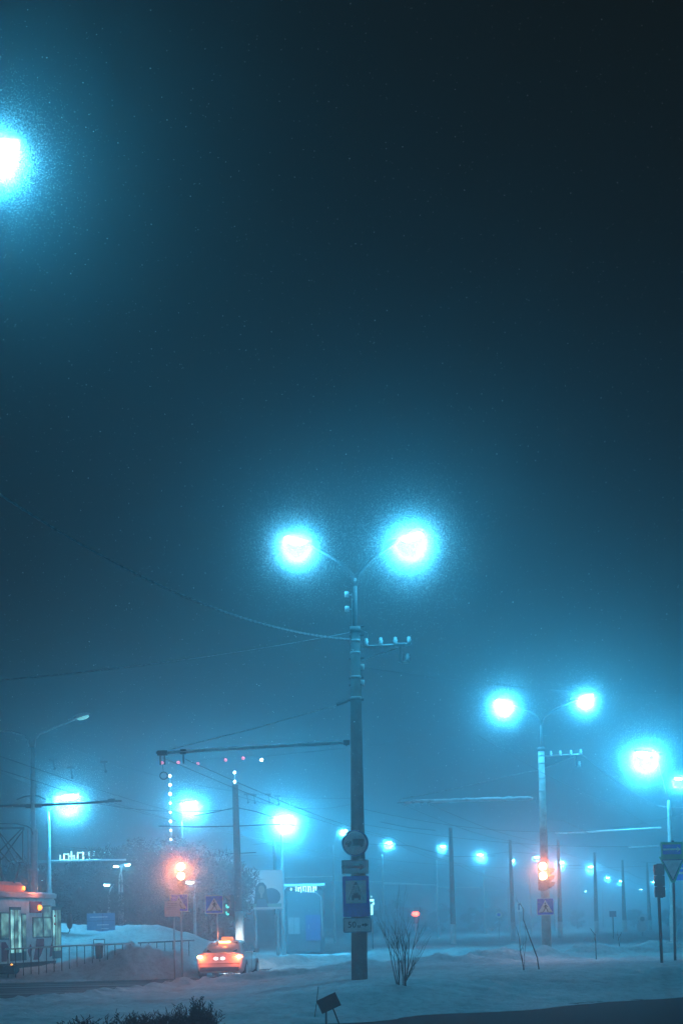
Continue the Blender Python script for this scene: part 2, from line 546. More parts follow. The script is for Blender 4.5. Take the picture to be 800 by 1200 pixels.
def line_post(name, label, D, ub, vb, ut, vt, vtop2, heads, kk, brk, mtl, r0, r1, bracket_side, scale_px):
    base = at(ub, vb, D); base.z = min(base.z, G(base.x, D, False)); top = at(ut, vt, D)
    t = thing(name, label, 'lamp post', base)
    m = MB()
    ax = lambda k: base.lerp(top, k)
    m.tube([base - V((0, 0, .3)), ax(.5), top], [r0, (r0 + r1) / 2, r1], 14)
    m.build('shaft', mtl, t, smooth=True)
    c = MB(); c.tube([top - V((0, 0, .12)), top + V((0, 0, .05))], [r1 + .03, r1 + .02], 12)
    c.build('cap', 'dark_steel', t, smooth=True)
    for q in (.80, .86, .93, .965):
        c = MB(); p = ax(q); rr = r0 + (r1 - r0) * q + .012
        c.tube([p - V((0, 0, .03)), p + V((0, 0, .03))], rr, 12)
        c.build('collar', 'galvanised', t, smooth=True)
    tip = at(ut + (vt - vtop2) * -.012 * 0 + 0, vtop2, D); tip.x = at(ut - .022 * (vt - vtop2) * 0, vtop2, D).x
    s2 = MB(); s2.tube([top - V((0, 0, .2)), tip], [.055, .045], 8)
    s2.build('mast_tube', 'dark_steel', t, smooth=True)
    for i, ((u, v), k) in enumerate(zip(heads, kk)):
        L = at(u, v, D); dx = L.x - tip.x
        a = MB(); e = L - V((math.copysign(.3, dx), 0, .12))
        a.tube([tip - V((0, 0, .25)), tip + V((dx * .06, 0, .08)), tip.lerp(e, .35) + V((0, 0, .10)), e], [.055, .05, .045, .04], 8)
        a.build('arm', 'dark_steel', t, smooth=True)
        head(t, L, (math.copysign(1, dx), -.1, .45), True, 1.15)
        lit(t, L, k, .3)
    return t, base, top, tip

D1 = 38.
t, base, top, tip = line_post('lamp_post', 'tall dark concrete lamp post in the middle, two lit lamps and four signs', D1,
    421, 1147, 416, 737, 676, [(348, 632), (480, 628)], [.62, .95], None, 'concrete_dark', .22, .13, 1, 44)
MAIN = t
m = MB()                                             # cantilever with contact wire fittings, left
m.tube([at(408, 870, D1), at(190, 882.5, D1)], .038, 10)
br = m.build('bracket', 'frosted_tube', t, smooth=True)
for u in (188, 193, 215, 406):
    m = MB()
    p = at(u, 870 + (408 - u) * .0573, D1)
    m.box(p, (.16, .12, .14)); m.tube([p, p - V((0, 0, .32 if u < 300 else .1))], .025, 6)
    m.build('clamp', 'dark_steel', br)
m = MB(); m.tube([at(183, 882, D1), at(197, 882, D1)], .035, 6); m.build('end_rod', 'dark_steel', br)
m = MB()
c = at(192, 909, D1)
m.tube([c + V((.10 * math.cos(a * PI / 10), 0, .10 * math.sin(a * PI / 10))) for a in range(21)], .014, 6)
m.tube([c + V((0, 0, .1)), at(190, 893, D1)], .008, 4)
m.build('ring', 'dark_steel', br, smooth=True)
added_snow_ridge(br, at(404, 870.3, D1), at(200, 882, D1), .085, .075)
m = MB(); m.tube([at(409, 822, D1), at(300, 853, D1), at(192, 880, D1)], .012, 5)
m.build('stay_wire', 'icy_cable', t)
m = MB(); m.tube([at(410, 820, D1), at(394, 826, D1)], .045, 6); m.tube([at(410, 820, D1), at(426, 820, D1)], .03, 6)
m.build('stay_bracket', 'dark_steel', t)
# crossarm on the right with insulators
m = MB()
m.tube([at(424, 758, D1), at(480, 755, D1)], .035, 6)
m.tube([at(424, 774, D1), at(470, 758, D1)], .02, 6)
m.tube([at(469, 757, D1), at(469, 776, D1)], .055, 6)
m.tube([at(469, 776, D1), at(478, 776, D1)], .035, 6)
m.box(at(469, 756, D1), (.28, .12, .1))
ca = m.build('crossarm', 'galvanised', t)
for u, v in ((429, 757), (446, 756), (463, 755.5), (479, 755), (477.5, 775)):
    m = MB(); insulator(m, at(u, v, D1), 1.15); m.build('insulator', 'porcelain', ca, smooth=True)
for u, v in ((406, 697), (406.5, 714)):
    m = MB(); m.tube([at(u + 6, v, D1), at(u, v, D1)], .015, 5); m.tube([at(u, v + 2.5, D1), at(u, v - 3.5, D1)], [.055, .06], 8); m.build('insulator', 'porcelain', t, smooth=True)
for u, v in ((424.5, 782), (424.5, 800.5)):
    m = MB(); m.tube([at(u - 5, v, D1), at(u, v, D1)], .015, 5); m.tube([at(u, v + 2.5, D1), at(u, v - 3.5, D1)], [.05, .06], 8); m.build('insulator', 'porcelain', t, smooth=True)
m = MB(); m.ball(at(416, 680, D1), .07); m.tube([at(417, 683, D1), at(417.5, 733, D1), at(423, 738, D1), at(431, 742, D1), at(431, 748, D1)], .012, 5)
m.tube([at(412, 695, D1), at(412, 735, D1)], .012, 5)
m.build('cable', 'icy_cable', t)
for v in (735, 745, 772, 795, 803):
    m = MB(); m.tube([at(409, v, D1 - .02), at(426, v - 1, D1 - .02)], .03, 6)
    m.build('clamp', 'dark_steel', t)
m = MB()                                            # step up sleeve at the foot
m.tube([at(423, 1118, D1 + .16), at(424, 1060, D1 + .2)], .17, 10)
m.build('splice_post', 'concrete', t, smooth=True)

# ------------------------------------------------------------------ signs on the main post
def sign(name, label, cat, c, layers, group=None, thick=.02, extra=None, ux=V((1, 0, 0))):
    """layers: (part name, material, list of outlines, lift towards the camera in mm)"""
    t = thing(name, label, cat, V(c) + V((0, .03, 0)), group)
    n = V((0, 0, 1)).cross(ux)
    for (pn, mt, outs, lift) in layers:
        m = MB()
        for o in outs:
            m.prism(o, V(c) - n * (lift / 1000.), thick if lift == 0 else .004, ux)
        m.build(pn, mt, t)
    if extra: extra(t)
    return t
yS = D1 - .26
c = at(416, 988, yS)
tr = [rect(.30, .145, (.085, .035)),
      [(-.26, -.04), (-.26, -.005), (-.21, .045), (-.10, .045), (-.10, -.04)], rect(.40, .03, (.02, -.05)),
      circ(.04, 12, (-.17, -.06)), circ(.04, 12, (.17, -.06))]
sign('round_sign', 'round white sign with a black lorry and dark rim, top sign on the middle post', 'road sign', c,
     [('plate', 'sign_navy', [circ(.355)], 0), ('face', 'sign_white', [circ(.31)], 5), ('lorry_symbol', 'sign_black', tr, 10),
      ('window', 'sign_white', [[(-.235, .0), (-.20, .033), (-.165, .033), (-.165, .0)]], 15)], 'signs on the middle post')
c = at(416, 1016, yS)
sign('arrow_plate', 'white plate with a long black arrow to the right, below the lorry sign', 'road sign', c,
     [('plate', 'sign_black', [rect(.71, .38, r=.03)], 0), ('face', 'sign_white', [rect(.67, .34, r=.02)], 5),
      ('arrow_symbol', 'sign_black', [stroke((-.36, 0), (.16, 0), .055), [(.13, -.09), (.27, 0), (.13, .09)]], 10)], 'signs on the middle post')
c = at(417, 1050.5, yS)
wash = [[(-.075, .31), (0, .365), (.075, .31)], [(-.02, .36), (.02, .36), (.02, .39), (-.02, .39)]]
wash += [stroke((x0, .29), (x1, -.09), .012) for x0, x1 in ((-.06, -.20), (.06, .20))]
wash += [stroke((x0, .29), (x1, .06), .009) for x0, x1 in ((-.03, -.08), (.03, .08), (0, 0), (-.045, -.11), (.045, .11))]
wash += [[(-.12, -.05), (.12, -.05), (.12, .03), (.08, .04), (.06, .085), (-.06, .085), (-.08, .04), (-.12, .03)], rect(.05, .05, (-.09, -.07)), rect(.05, .05, (.09, -.07))]
sign('car_wash_sign', 'tall blue sign with white square showing a car under a shower', 'road sign', c,
     [('plate', 'sign_blue', [rect(.70, 1.08, r=.03)], 0), ('face', 'sign_white', [rect(.54, .60, (0, .12))], 5),
      ('car_wash_symbol', 'sign_black', wash, 10)], 'signs on the middle post')
c = at(418.5, 1084, yS)
def fifty(t):
    m = MB(); text_mb(m, '50', .23, at(412.3, 1084, yS) - V((0, .012, 0))); text_mb(m, 'м', .13, at(420.5, 1085.5, yS) - V((0, .012, 0)))
    m.build('lettering', 'sign_black', t)
sign('distance_plate', 'white plate reading 50 m with a small arrow, lowest sign on the middle post', 'road sign', c,
     [('plate', 'sign_navy', [rect(.74, .39, r=.04)], 0), ('face', 'sign_white', [rect(.70, .35, r=.03)], 5),
      ('arrow_symbol', 'sign_black', [stroke((.13, 0), (.22, 0), .035), [(.20, -.055), (.29, 0), (.20, .055)], [(.12, -.015), (.12, .015), (.17, .04), (.17, -.04)]], 10)],
     'signs on the middle post', extra=fifty)

# ------------------------------------------------------------------ second lamp post (right) with traffic light
D2 = 62.
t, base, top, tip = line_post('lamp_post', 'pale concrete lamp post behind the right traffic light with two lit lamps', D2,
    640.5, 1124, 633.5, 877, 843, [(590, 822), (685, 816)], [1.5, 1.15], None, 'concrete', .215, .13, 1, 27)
m = MB(); m.tube([at(628, 936, D2), at(474, 940.5, D2)], .055, 10)
br = m.build('bracket', 'frosted_tube', t, smooth=True)
m = MB(); m.tube([at(476, 940.5, D2), at(465, 940.5, D2)], .04, 6); m.build('end_rod', 'galvanised', br)
for u in (484, 494, 502, 626):
    m = MB(); p = at(u, 940 - (u - 474) * .028, D2); m.box(p, (.15, .12, .14)); m.tube([p, p - V((0, 0, .22))], .02, 5)
    m.build('clamp', 'galvanised', br)
added_snow_ridge(br, at(626, 936, D2), at(478, 940.3, D2), .13, .15)
m = MB(); m.tube([at(630, 903, D2), at(615, 905, D2), at(560, 918, D2), at(504, 930, D2), at(470, 936, D2), at(468, 940, D2)], .022, 5)
m.build('stay_wire', 'icy_cable', t)
m = MB(); m.tube([at(638, 886, D2), at(682, 884, D2)], .035, 6); m.tube([at(638, 900, D2), at(672, 887, D2)], .02, 6)
m.tube([at(673, 886, D2), at(673, 898, D2), at(680, 899, D2)], .04, 6)
ca = m.build('crossarm', 'galvanised', t)
for u, v in ((645, 886), (656, 885.6), (668.5, 885), (680, 884), (678.5, 898)):
    m = MB(); insulator(m, at(u, v, D2), 1.25); m.build('insulator', 'porcelain', ca, smooth=True)

def crossing_sign(label, u, v, D, w=.7, post=None, purple=False, group='pedestrian crossing signs'):
    k = w
    f = lambda pts: [((a - .5) * k, (b - .5) * k) for a, b in pts]
    walk = [f(circ(.045, 10, (.49, .70))), f([(.44, .42), (.50, .64), (.56, .62), (.57, .42), (.50, .38)]),
            f(stroke((.50, .44), (.36, .17), .05)), f(stroke((.54, .44), (.66, .17), .05)), f(stroke((.53, .60), (.66, .47), .035)), f(stroke((.50, .60), (.40, .47), .035))]
    walk += [f(stroke((x, .13), (x + .05, .20), .035)) for x in (.20, .28, .72, .80)]
    def ex(t):
        if post:
            (ua, va, ub, vb, r) = post
            m = MB(); a = at(ua, va, D); b = at(ub, vb, D); a.y = b.y = D + .05
            b.z = G(b.x, D, False) - .2; b.x = a.x + .0
            m.tube([a, b], r, 8); m.build('post', 'galvanised', t, smooth=True)
    return sign('crossing_sign', label, 'road sign', at(u, v, D), [('plate', 'sign_white', [rect(k * 1.04, k * 1.04, r=.03)], 0),
        ('blue_face', 'sign_blue', [rect(k * .96, k * .96, r=.02)], 5), ('triangle', 'sign_white', [f([(.5, .90), (.07, .16), (.93, .16)])], 10),
        ('walker_symbol', 'sign_black', walk, 15)], group, extra=ex)
crossing_sign('pedestrian crossing sign on the pale lamp post under the right traffic light', 638.5, 1062.5, D2 - .3, .72)
crossing_sign('pedestrian crossing sign half hidden by a blank white plate, under the left traffic light', 210, 1058, 56.2, .68, (212, 1045, 211, 1125, .035))
crossing_sign('pedestrian crossing sign standing clear above the taxi', 251, 1060, 55.5, .68, (254, 1052, 255, 1130, .035))

t = sign('blank_sign', 'pale square notice board on a thin post left of the crossing sign', 'road sign', at(202, 1065, 55.6),
     [('plate', 'sign_white', [rect(.60, .62)], 0), ('text_lines', 'billboard_text', [rect(.40, .012, (-.02, .20 - .07 * i)) for i in range(4)], 5)])
m = MB(); b = at(204, 1075, 55.65); m.tube([b, (b.x, b.y, G(b.x, b.y, False) - .2)], .03, 8); m.build('post', 'galvanised', t, smooth=True)

# traffic lights
def traffic_light(label, u, v, D, lit_, post=None, power=0., pitch=.37, ang=0., green=False):
    """v is the height of the top lens; sections hang below it"""
    p0 = at(u, v, D)
    gx = p0.x
    t = thing('traffic_light', label, 'traffic light', (gx, D, G(gx, D, False) if post else p0.z - 2.6 * pitch), 'traffic lights')
    ux = V((math.cos(ang), math.sin(ang), 0)); n = V((0, 0, 1)).cross(ux)
    h = MB()
    rot = Matrix.Rotation(ang, 3, 'Z')
    for i in range(3):
        c = p0 - V((0, 0, pitch * i)) + n * .14
        h.box(c, (pitch * .92, .20, pitch * .96), rot)
    h.box(p0 - V((0, 0, pitch)) + n * .27, (pitch * .5, .08, pitch * 3.1), rot)
    h.build('housing', 'black_plastic', t)
    for i in range(3):
        c = p0 - V((0, 0, pitch * i))
        mt_ = lit_[i]
        m = MB(); m.ball(c + n * .02, pitch * .40, (1, .3, 1), 16, 9, rot); lo = m.build('lens', mt_, t, smooth=True)
        q = MB(); r = pitch * .45                     # visor hood
        ring = []
        for a in range(-20, 201, 20):
            a = math.radians(a)
            ring.append((math.cos(a), math.sin(a)))
        vs = []; 
        for (ca_, sa_) in ring:
            for rr, dd in ((r, 0), (r, -.20), (r * .94, -.20), (r * .94, 0)):
                vs.append(c + ux * ca_ * rr + V((0, 0, 1)) * sa_ * rr + n * (dd * (.55 + .45 * max(0, sa_)) + .04))
        fs = []
        for k in range(len(ring) - 1):
            for j in range(4):
                fs.append((k * 4 + j, k * 4 + (j + 1) % 4, (k + 1) * 4 + (j + 1) % 4, (k + 1) * 4 + j))
        q.add(vs, fs); q.build('visor', 'black_plastic', t)
    if power:
        for dz, cc in ((.1, (1, .15, .06)), (1.1, (1, .24, .06))):
            lo = lamp_light(t, p0 - n * .34 - V((0, 0, pitch * dz)), power, cc, .12, 'SPOT')
            lo.data.spot_size = math.radians(150); lo.data.spot_blend = 1.
            lo.rotation_euler = (math.radians(106), 0, PI)
    if post:
        m = MB(); b = p0 + n * .33; m.tube([b + V((0, 0, .1)), (b.x + post, b.y, G(b.x, b.y, False) - .3)], .055, 8); m.build('post', 'galvanised', t, smooth=True)
    return t
traffic_light('left traffic light above the notice board, red and amber both lit', 212, 1015.5, 55.6, ('signal_red', 'signal_amber', 'lens_dark'), post=.0, power=500)
traffic_light('right traffic light on the pale lamp post, red and amber both lit', 635.5, 1015, D2 - .75, ('signal_red', 'signal_amber', 'lens_dark'), power=420, pitch=.42)
traffic_light('dark traffic light turned sideways on the pale lamp post, beside the lit one', 645.5, 1021, D2 - .3, ('lens_dark',) * 3, pitch=.30, ang=1.2)
traffic_light('side-on traffic light with green lamps above the taxi', 266, 1053, 57, ('lens_dark', 'signal_green', 'signal_green'), post=-.0, pitch=.28, ang=-.9)
# back of a traffic light at the right
t = traffic_light('dark traffic light seen from behind on a thin black post at the right', 771, 1019.5, 46.5, ('lens_dark',) * 3, pitch=.36, ang=PI - .12)
p = at(771, 1045, 46.3); b = at(775, 1130, 46.3)
m = MB(); m.tube([p, (b.x, b.y, G(b.x, b.y, False) - .3)], .05, 8); m.build('post', 'black_plastic', t, smooth=True)
# far red one
p = at(486.8, 1071, 112)
t = thing('traffic_light', 'small far traffic light showing red, beyond the bare shrub', 'traffic light', (p.x, 112, G(p.x, 112, False)), 'traffic lights')
m = MB(); m.box(p + V((0, .15, -.25)), (.34, .2, 1.0)); m.build('housing', 'black_plastic', t)
m = MB(); m.ball(p, .25, (1.25, .4, .75)); m.build('lens', 'far_red', t, smooth=True)
m = MB(); m.tube([p + V((0, .15, -.7)), (p.x, 112.15, -.2)], .05, 6); m.build('post', 'galvanised', t)
lamp_light(t, p - V((0, .35, 0)), 45, (1, .05, .03), .1)

# ------------------------------------------------------------------ right lamp posts and signs
D3 = lamp_D(755, 882)
t = street_lamp(755, 882, 783, 938, 4.6, 'lamp post near the right edge with a very bright lamp on its left arm', gl=2.0, base='concrete', r=.14,
    bracket=None, group=None)
m = MB(); m.tube([at(774, 970, D3), at(664, 976.5, D3)], .05, 8); m.tube([at(664, 976.5, D3), at(650, 976.5, D3)], .03, 6); m.build('bracket', 'frosted_tube', t, smooth=True)
m = MB(); m.tube([at(772, 991, D3), at(736, 993, D3)], .045, 8); m.build('bracket', 'frosted_tube', t, smooth=True)
m = MB(); m.tube([at(770, 944, D3), at(783, 946, D3), at(804, 946, D3)], .03, 6); m.tube([at(788, 958, D3), at(804, 952, D3)], .03, 6); m.build('crossarm', 'galvanised', t)
street_lamp(795, 912, 812, 936, 1.2, 'lit street lamp cut by the right edge of the photo', gl=1.1)

def lane_sign():
    D = 49.; c = at(786.5, 996, D)
    t = sign('direction_sign', 'green edged blue sign with a white arrow to the right, above the yield sign', 'road sign', c,
        [('plate', 'sign_green', [rect(.76, .55)], 0), ('blue_face', 'sign_blue', [rect(.64, .34, (0, .02))], 5),
         ('arrow_symbol', 'sign_white', [stroke((-.30, .02), (.22, .02), .06), [(.18, -.07), (.30, .02), (.18, .11)]], 10)])
    m = MB(); b = at(790, 1118, D + .05); p = at(787.5, 985, D + .05)
    m.tube([p, (b.x, b.y, G(b.x, b.y, False) - .3)], .045, 8); m.build('post', 'dark_steel', t, smooth=True)
    c = at(787.5, 1018, D)
    sign('yield_sign', 'white triangle yield sign pointing down, below the green edged sign', 'road sign', c,
        [('backing', 'sign_green', [[(-.46, .42), (.46, .42), (.40, .30), (.06, -.48), (-.06, -.48), (-.40, .30)]], 0),
         ('border', 'sign_navy', [[(-.37, .32), (.37, .32), (0, -.42)]], 5), ('face', 'sign_white', [[(-.325, .292), (.325, .292), (0, -.365)]], 10)])
lane_sign()
D = 74.
c = at(802, 1018, D)
t = sign('blue_sign', 'blue direction board with white stripes cut by the right edge', 'road sign', c,
     [('plate', 'sign_blue', [rect(1.0, 1.2)], 0), ('stripe', 'sign_white', [rect(1.0, .10, (0, .32)), rect(1.0, .08, (0, .02)), rect(1., .12, (0, -.22))], 5)])
m = MB(); m.tube([c + V((.3, .1, .5)), (c.x + .3, c.y + .1, -.3)], .05, 8); m.build('post', 'galvanised', t)

# ------------------------------------------------------------------ the row of lit street lamps
rows = [
 (80, 932, 57, 951, 1.15, 1.5, 'white lamp post behind the tram with a bright lamp over it', [(60, 1009, 148, 1007.5)], .10),
 (222, 940, 213, 962, 1.8, 1.3, 'bright lamp beside the string of light dots, above the left traffic light', None, .07),
 (333, 957, 330, 972, 3.2, 1.4, 'brightest lamp of the far row, right of the dark mast, above the billboard', None, .09),
 (402, 973, 390, 990, 1.0, 1., 'small lit lamp peeping out left of the lorry sign', [(390, 1027, 320, 1029)], .09),
 (455, 987, 447.5, 1001, 2.2, 1.1, 'lit lamp standing alone just right of the lorry sign', [(447, 1033, 383, 1032), (447, 1034, 490, 1036)], .10),
 (518, 991, 511, 1008, 1.5, 1., 'lit lamp with twin glow left of the dark mast right of centre', [(511, 1037, 440, 1035.5), (512, 1040, 562, 1040)], .10),
 (563, 1001, 566, 1020, 3.2, 1.3, 'bright lamp midway between the two dark masts right of centre', None, .10),
 (600, 1008, 594, 1020, 1.1, .9, 'small lit lamp left of the right traffic light', [(594, 1044, 560, 1043)], .10),
 (628, 1004, 620, 1022, 1.5, 1.0, 'lit lamp touching the top left of the right traffic light', None, .11),
 (656, 1010, 648, 1030, 4.5, 1.4, 'bright lamp just right of the right traffic light', None, .10),
 (692, 1015, 697, 1035, 5.0, 1.5, 'brightest far lamp between the right traffic light and the right edge', None, .10),
 (711, 1028, 705, 1044, 3.5, 1.4, 'far lamp right of the brightest one on the right, low over the snow', None, .12),
 (727, 1032, 731, 1046, 4.5, 1.6, 'far lamp in front of a dark mast at the right', None, .12),
 (750, 1042, 746, 1052, 3., 1.5, 'tiny far lamp left of the traffic light seen from behind', None, .12),
 (765.5, 1033, 762, 1046, 4.5, 1.7, 'far lamp glowing at the left side of the traffic light seen from behind', None, .12),
 (778, 1041, 781, 1052, 3., 1.5, 'far lamp glowing at the right side of the traffic light seen from behind', None, .12),
 (686, 1044, 689, 1054, 2., 1.3, 'tiny far lamp low between two bare saplings at the right', None, .12),
 (223, 1033, 228, 1046, .25, .8, 'tiny lit lamp just lower right of the left traffic light', None, .05),
 (149, 1013, 143, 1024, .15, .5, 'tiny park lamp left of the left traffic light before the dark trees', None, .05),
 (137, 1015, 140, 1027, .08, .45, 'faint park lamp beside another before the dark trees', None, .05),
 (126, 1036.5, 128, 1046, .06, .5, 'tiny low lamp above the blue board before the dark trees', None, .05),
 (51, 1029, 53, 1036, .2, .8, 'small oval lamp just above the tram roof', None, .05),
]
for (u, v, up_, vt, k, gl, lab, brk, r) in rows:
    D = None
    if v > 1012 and u < 240: D = 77.
    if u == 51: D = 95.
    D = {80: 72., 222: 90., 333: 92.}.get(u, D)
    if (u, v) == (628, 1004): D = 190.
    street_lamp(u, v, up_, vt, k * (1.9 if u < 350 else (.9 if u < 450 else .95)) * (1 if k > .5 else .06), lab, D, gl=gl * 1.3, bracket=brk, r=r, group='lit street lamps of the far row', base='galvanised')

# the near lamp at the upper left, mostly out of frame
D0 = 17.5
L = at(-3, 172, D0)
t = thing('street_lamp', 'glowing lamp cut by the left edge high in the photo', 'street lamp', (L.x - 2.2, D0, 0))
m = MB(); m.tube([(L.x - 2.2, D0, -.3), (L.x - 2.2, D0, L.z - .9)], [.13, .07], 12); m.build('pole', 'galvanised', t, smooth=True)
m = MB(); m.tube(arm_pts((L.x - 2.2, D0, L.z - 1.0), (L.x - .35, D0, L.z)), .035, 8); m.build('arm', 'galvanised', t, smooth=True)
head(t, L, (1, -.2, .2), True, 1.0)
lit(t, L, .8, .26)

# unlit twin lamp, far left
D = 62.
b = at(41, 1060, D)
t = thing('lamp_post', 'unlit grey lamp post behind the tram with two curved arms', 'lamp post', (b.x, D, G(b.x, D, False)))
m = MB(); tp = at(38.5, 876, D)
m.tube([(tp.x, D, 0), (tp.x, D, tp.z - 5), (tp.x, D, tp.z)], [.16, .13, .10], 12); m.build('pole', 'galvanised', t, smooth=True)
for pts in ([(41, 876), (42, 866), (47, 861), (60, 855), (88, 843)], [(34, 875), (33, 868), (28, 862), (14, 858), (0, 857), (-10, 857)]):
    m = MB(); m.tube([at(a, q, D) for a, q in pts], .035, 8); m.build('arm', 'galvanised', t, smooth=True)
head(t, at(96, 840, D), (1, 0, .5), False, 1.1)
head(t, at(-16, 856, D), (-1, 0, .1), False, 1.1)
m = MB(); m.tube([at(-25, 945, D), at(38, 944, D), at(100, 941, D), at(128, 939, D)], .06, 8); m.tube([at(126, 938.5, D), at(143, 938.5, D)], .045, 6); m.box(at(131, 938, D), (.3, .12, .16))
m.box(at(40, 944.5, D), (.7, .16, .16)); m.build('bracket', 'dark_steel', t)
m = MB(); m.tube([at(20, 937, D), at(30, 933, D), at(38, 932, D), at(46, 933, D), at(54, 937, D)], .03, 6); m.build('stay_bracket', 'dark_steel', t)
m = MB(); m.tube([at(33.5, 972, D), at(34.5, 1060, D)], .05, 6); m.tube([at(43, 972, D), at(43.5, 1060, D)], .07, 6); m.box(at(39, 1019, D), (.45, .4, .08)); m.build('conduit', 'galvanised', t)

# ------------------------------------------------------------------ dark masts with whitewashed feet
def mast(label, ut, vt, ub, vb, vw, D, r0, r1, wires=()):
    tp, b = at(ut, vt, D), at(ub, vb, D)
    gz = min(b.z, G(b.x, D, False) - .05)
    t = thing('catenary_mast', label, 'mast', (b.x, D, gz), 'dark concrete masts with white feet')
    wz = at(ub, vw, D); k = (wz.z - gz) / (tp.z - gz)
    mid = V((b.x, D, gz)).lerp(tp, k); rm = r0 + (r1 - r0) * k
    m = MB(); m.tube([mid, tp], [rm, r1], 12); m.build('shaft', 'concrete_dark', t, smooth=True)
    m = MB(); m.tube([(b.x, D, gz), mid + V((0, 0, .0))], [r0 + .01, rm + .008], 12); m.build('white_foot', 'whitewash', t, smooth=True)
    for pts, r in wires:
        m = MB(); m.tube([at(a, q, D) for a, q in pts], r, 5); m.build('span_wire', 'cable', t)
    return t
mast('nearest dark mast with white foot, left, rising behind the taxi', 275.5, 920, 281.5, 1106, 1068, 64., .20, .135,
     [([(186, 968), (230, 969), (277, 968), (320, 966), (345, 967)], .022), ([(228, 956), (255, 951), (276, 946), (300, 951), (318, 957)], .02), ([(264, 1001), (279, 1000), (300, 999)], .02)])
mast('thin dark mast before the white billboard', 321, 985, 325, 1098, 1072, 128., .22, .13, [([(296, 990), (321, 987), (350, 990)], .02)])
mast('dark mast with white foot between the shrub and the right traffic light', 527.5, 970, 531, 1105, 1083, 118., .24, .16,
     [([(430, 989), (480, 991), (528, 1004), (580, 1003)], .022), ([(445, 963), (480, 970), (510, 973)], .03)])
mast('dark mast just left of the right traffic light', 597, 984, 601, 1098, 1081, 140., .25, .15, [([(555, 1004), (597, 998), (630, 1001)], .022)])
mast('dark mast just right of the right traffic light', 653.5, 984, 656, 1094, 1080, 150., .26, .15, [([(640, 1015), (680, 1014)], .03)])
mast('dark mast between the yellow lit traffic light and the lone sapling', 696, 999, 698.5, 1092, 1079, 175., .28, .16, [([(682, 988), (690, 994), (704, 993)], .03)])
mast('dark mast in the middle of the right hand far row', 728.5, 1008, 731.5, 1090, 1078, 190., .32, .14, [])
mast('last dark mast, left of the traffic light seen from behind', 757.5, 1011, 761, 1089, 1078, 200., .30, .13, [([(750, 1010), (768, 1011)], .04)])

# ------------------------------------------------------------------ light strings
def light_mast(label, u, v0, n, D, dv=10.6, vb=1085):
    tp = at(u, v0 - 3, D); gz = -.1
    t = thing('light_mast', label, 'light mast', (tp.x, D, gz), 'masts strung with light dots')
    m = MB(); m.tube([(tp.x, D, gz), tp], [.07, .035], 6); m.build('pole', 'galvanised', t)
    for i in range(n):
        p = at(u, v0 + dv * i, D); p.x = tp.x + .0
        m = MB(); m.ball(p - V((0, .12, 0)), .095 - .004 * i + .012 * (i % 3), (1, 1, 1), 8, 6); m.build('light_dot', 'bead_white', t, smooth=True)
light_mast('tall vertical string of nine light dots above the left traffic light', 199.5, 909.5, 9, 100.)
light_mast('pair of light dots just above the top of the nearest dark mast', 275, 905.5, 2, 100.)
# red signal beads across
for i, (u, v, w) in enumerate([(190, 894, 0), (209, 893.5, 0), (232, 895, 0), (264.5, 890.5, 0), (285, 888.5, 0), (306.5, 890.5, 1)]):
    p = at(u, v, 90.)
    nm = ['leftmost, right under the bracket end', 'second from the left', 'third from the left', 'fourth from the left', 'fifth from the left', 'rightmost, white instead of red'][i]
    t = thing('signal_bead', 'tiny lamp in the row below the long bracket, ' + nm, 'signal lamp', p, 'tiny signal lamps hung in a row')
    m = MB(); m.ball(p, .10, (1, 1, 1), 8, 6); m.build('lens', 'bead_white' if w else 'bead_red', t, smooth=True)
    m = MB(); m.tube([p + V((0, 0, .05)), p + V((0, 0, .22))], .02, 5); m.build('hanger', 'dark_steel', t)
m = MB(); m.tube([at(60, 906, 90.) + V((0, 0, .0)), at(190, 894, 90.) + V((0, 0, .2)), at(232, 895, 90.) + V((0, 0, .2)), at(285, 888.5, 90.) + V((0, 0, .2)), at(306, 890.5, 90.) + V((0, 0, .2)), at(470, 870, 90.)], .012, 4)
tag(m.build('span_wire', 'cable'), 'thin span wire carrying the row of tiny red signal lamps', 'wire')

# ------------------------------------------------------------------ overhead wires
def sagging(a, b, sag, n=18):
    return [V(a).lerp(V(b), i / n) - V((0, 0, sag * 4 * (i / n) * (1 - i / n))) for i in range(n + 1)]
def wire(label, a, b, sag=.3, r=.012, mt='cable', twist=False):
    m = MB()
    pts = sagging(at(*a), at(*b), sag, 26 if not twist else 160)
    if twist:
        for ph in (0, PI):
            q = [p + V((0, math.cos(i * 1.3 + ph) * .018, math.sin(i * 1.3 + ph) * .018)) for i, p in enumerate(pts)]
            m.tube(q, r, 4)
    else:
        m.tube(pts, r, 4)
    tag(m.build('overhead_wire', mt, origin=at(*a)), label, 'wire', 'overhead wires')
wire('twisted black cable sagging from the left edge down to the middle post', (-14, 570, 26), (411, 749, D1), .62, .014, 'icy_cable', True)
wire('thin wire rising gently from the left edge to the middle post', (-10, 798, 30), (410, 741, D1), .12, .010, 'icy_cable')
wire('fine wire leaving the crossarm of the middle post to the right', (424, 782, D1), (830, 812, 64), .3, .007)
VPu, VPv = 705, 1076
def contact(label, u, v, D, Dend=260, r=.011, dz=0, du=0):
    p = at(u, v, D); q = at(VPu + du, VPv, 3000.)
    d = (q - p); d.normalize(); d.z = 0
    e = p + d * ((Dend - D) / d.y)
    m = MB(); pts = []
    n = 36
    for i in range(n + 1):
        k = i / n; pp = p.lerp(e, k); pp.z -= .25 * abs(math.sin(k * PI * 6)); pts.append(pp)
    m.tube(pts, r, 4)
    tag(m.build('contact_wire', 'cable', origin=p), label, 'wire', 'contact wires running away down the street')
contact('contact wire leaving the tip of the long bracket', 191, 888, D1)
contact('contact wire leaving the inner clamp of the long bracket', 218, 890, D1)
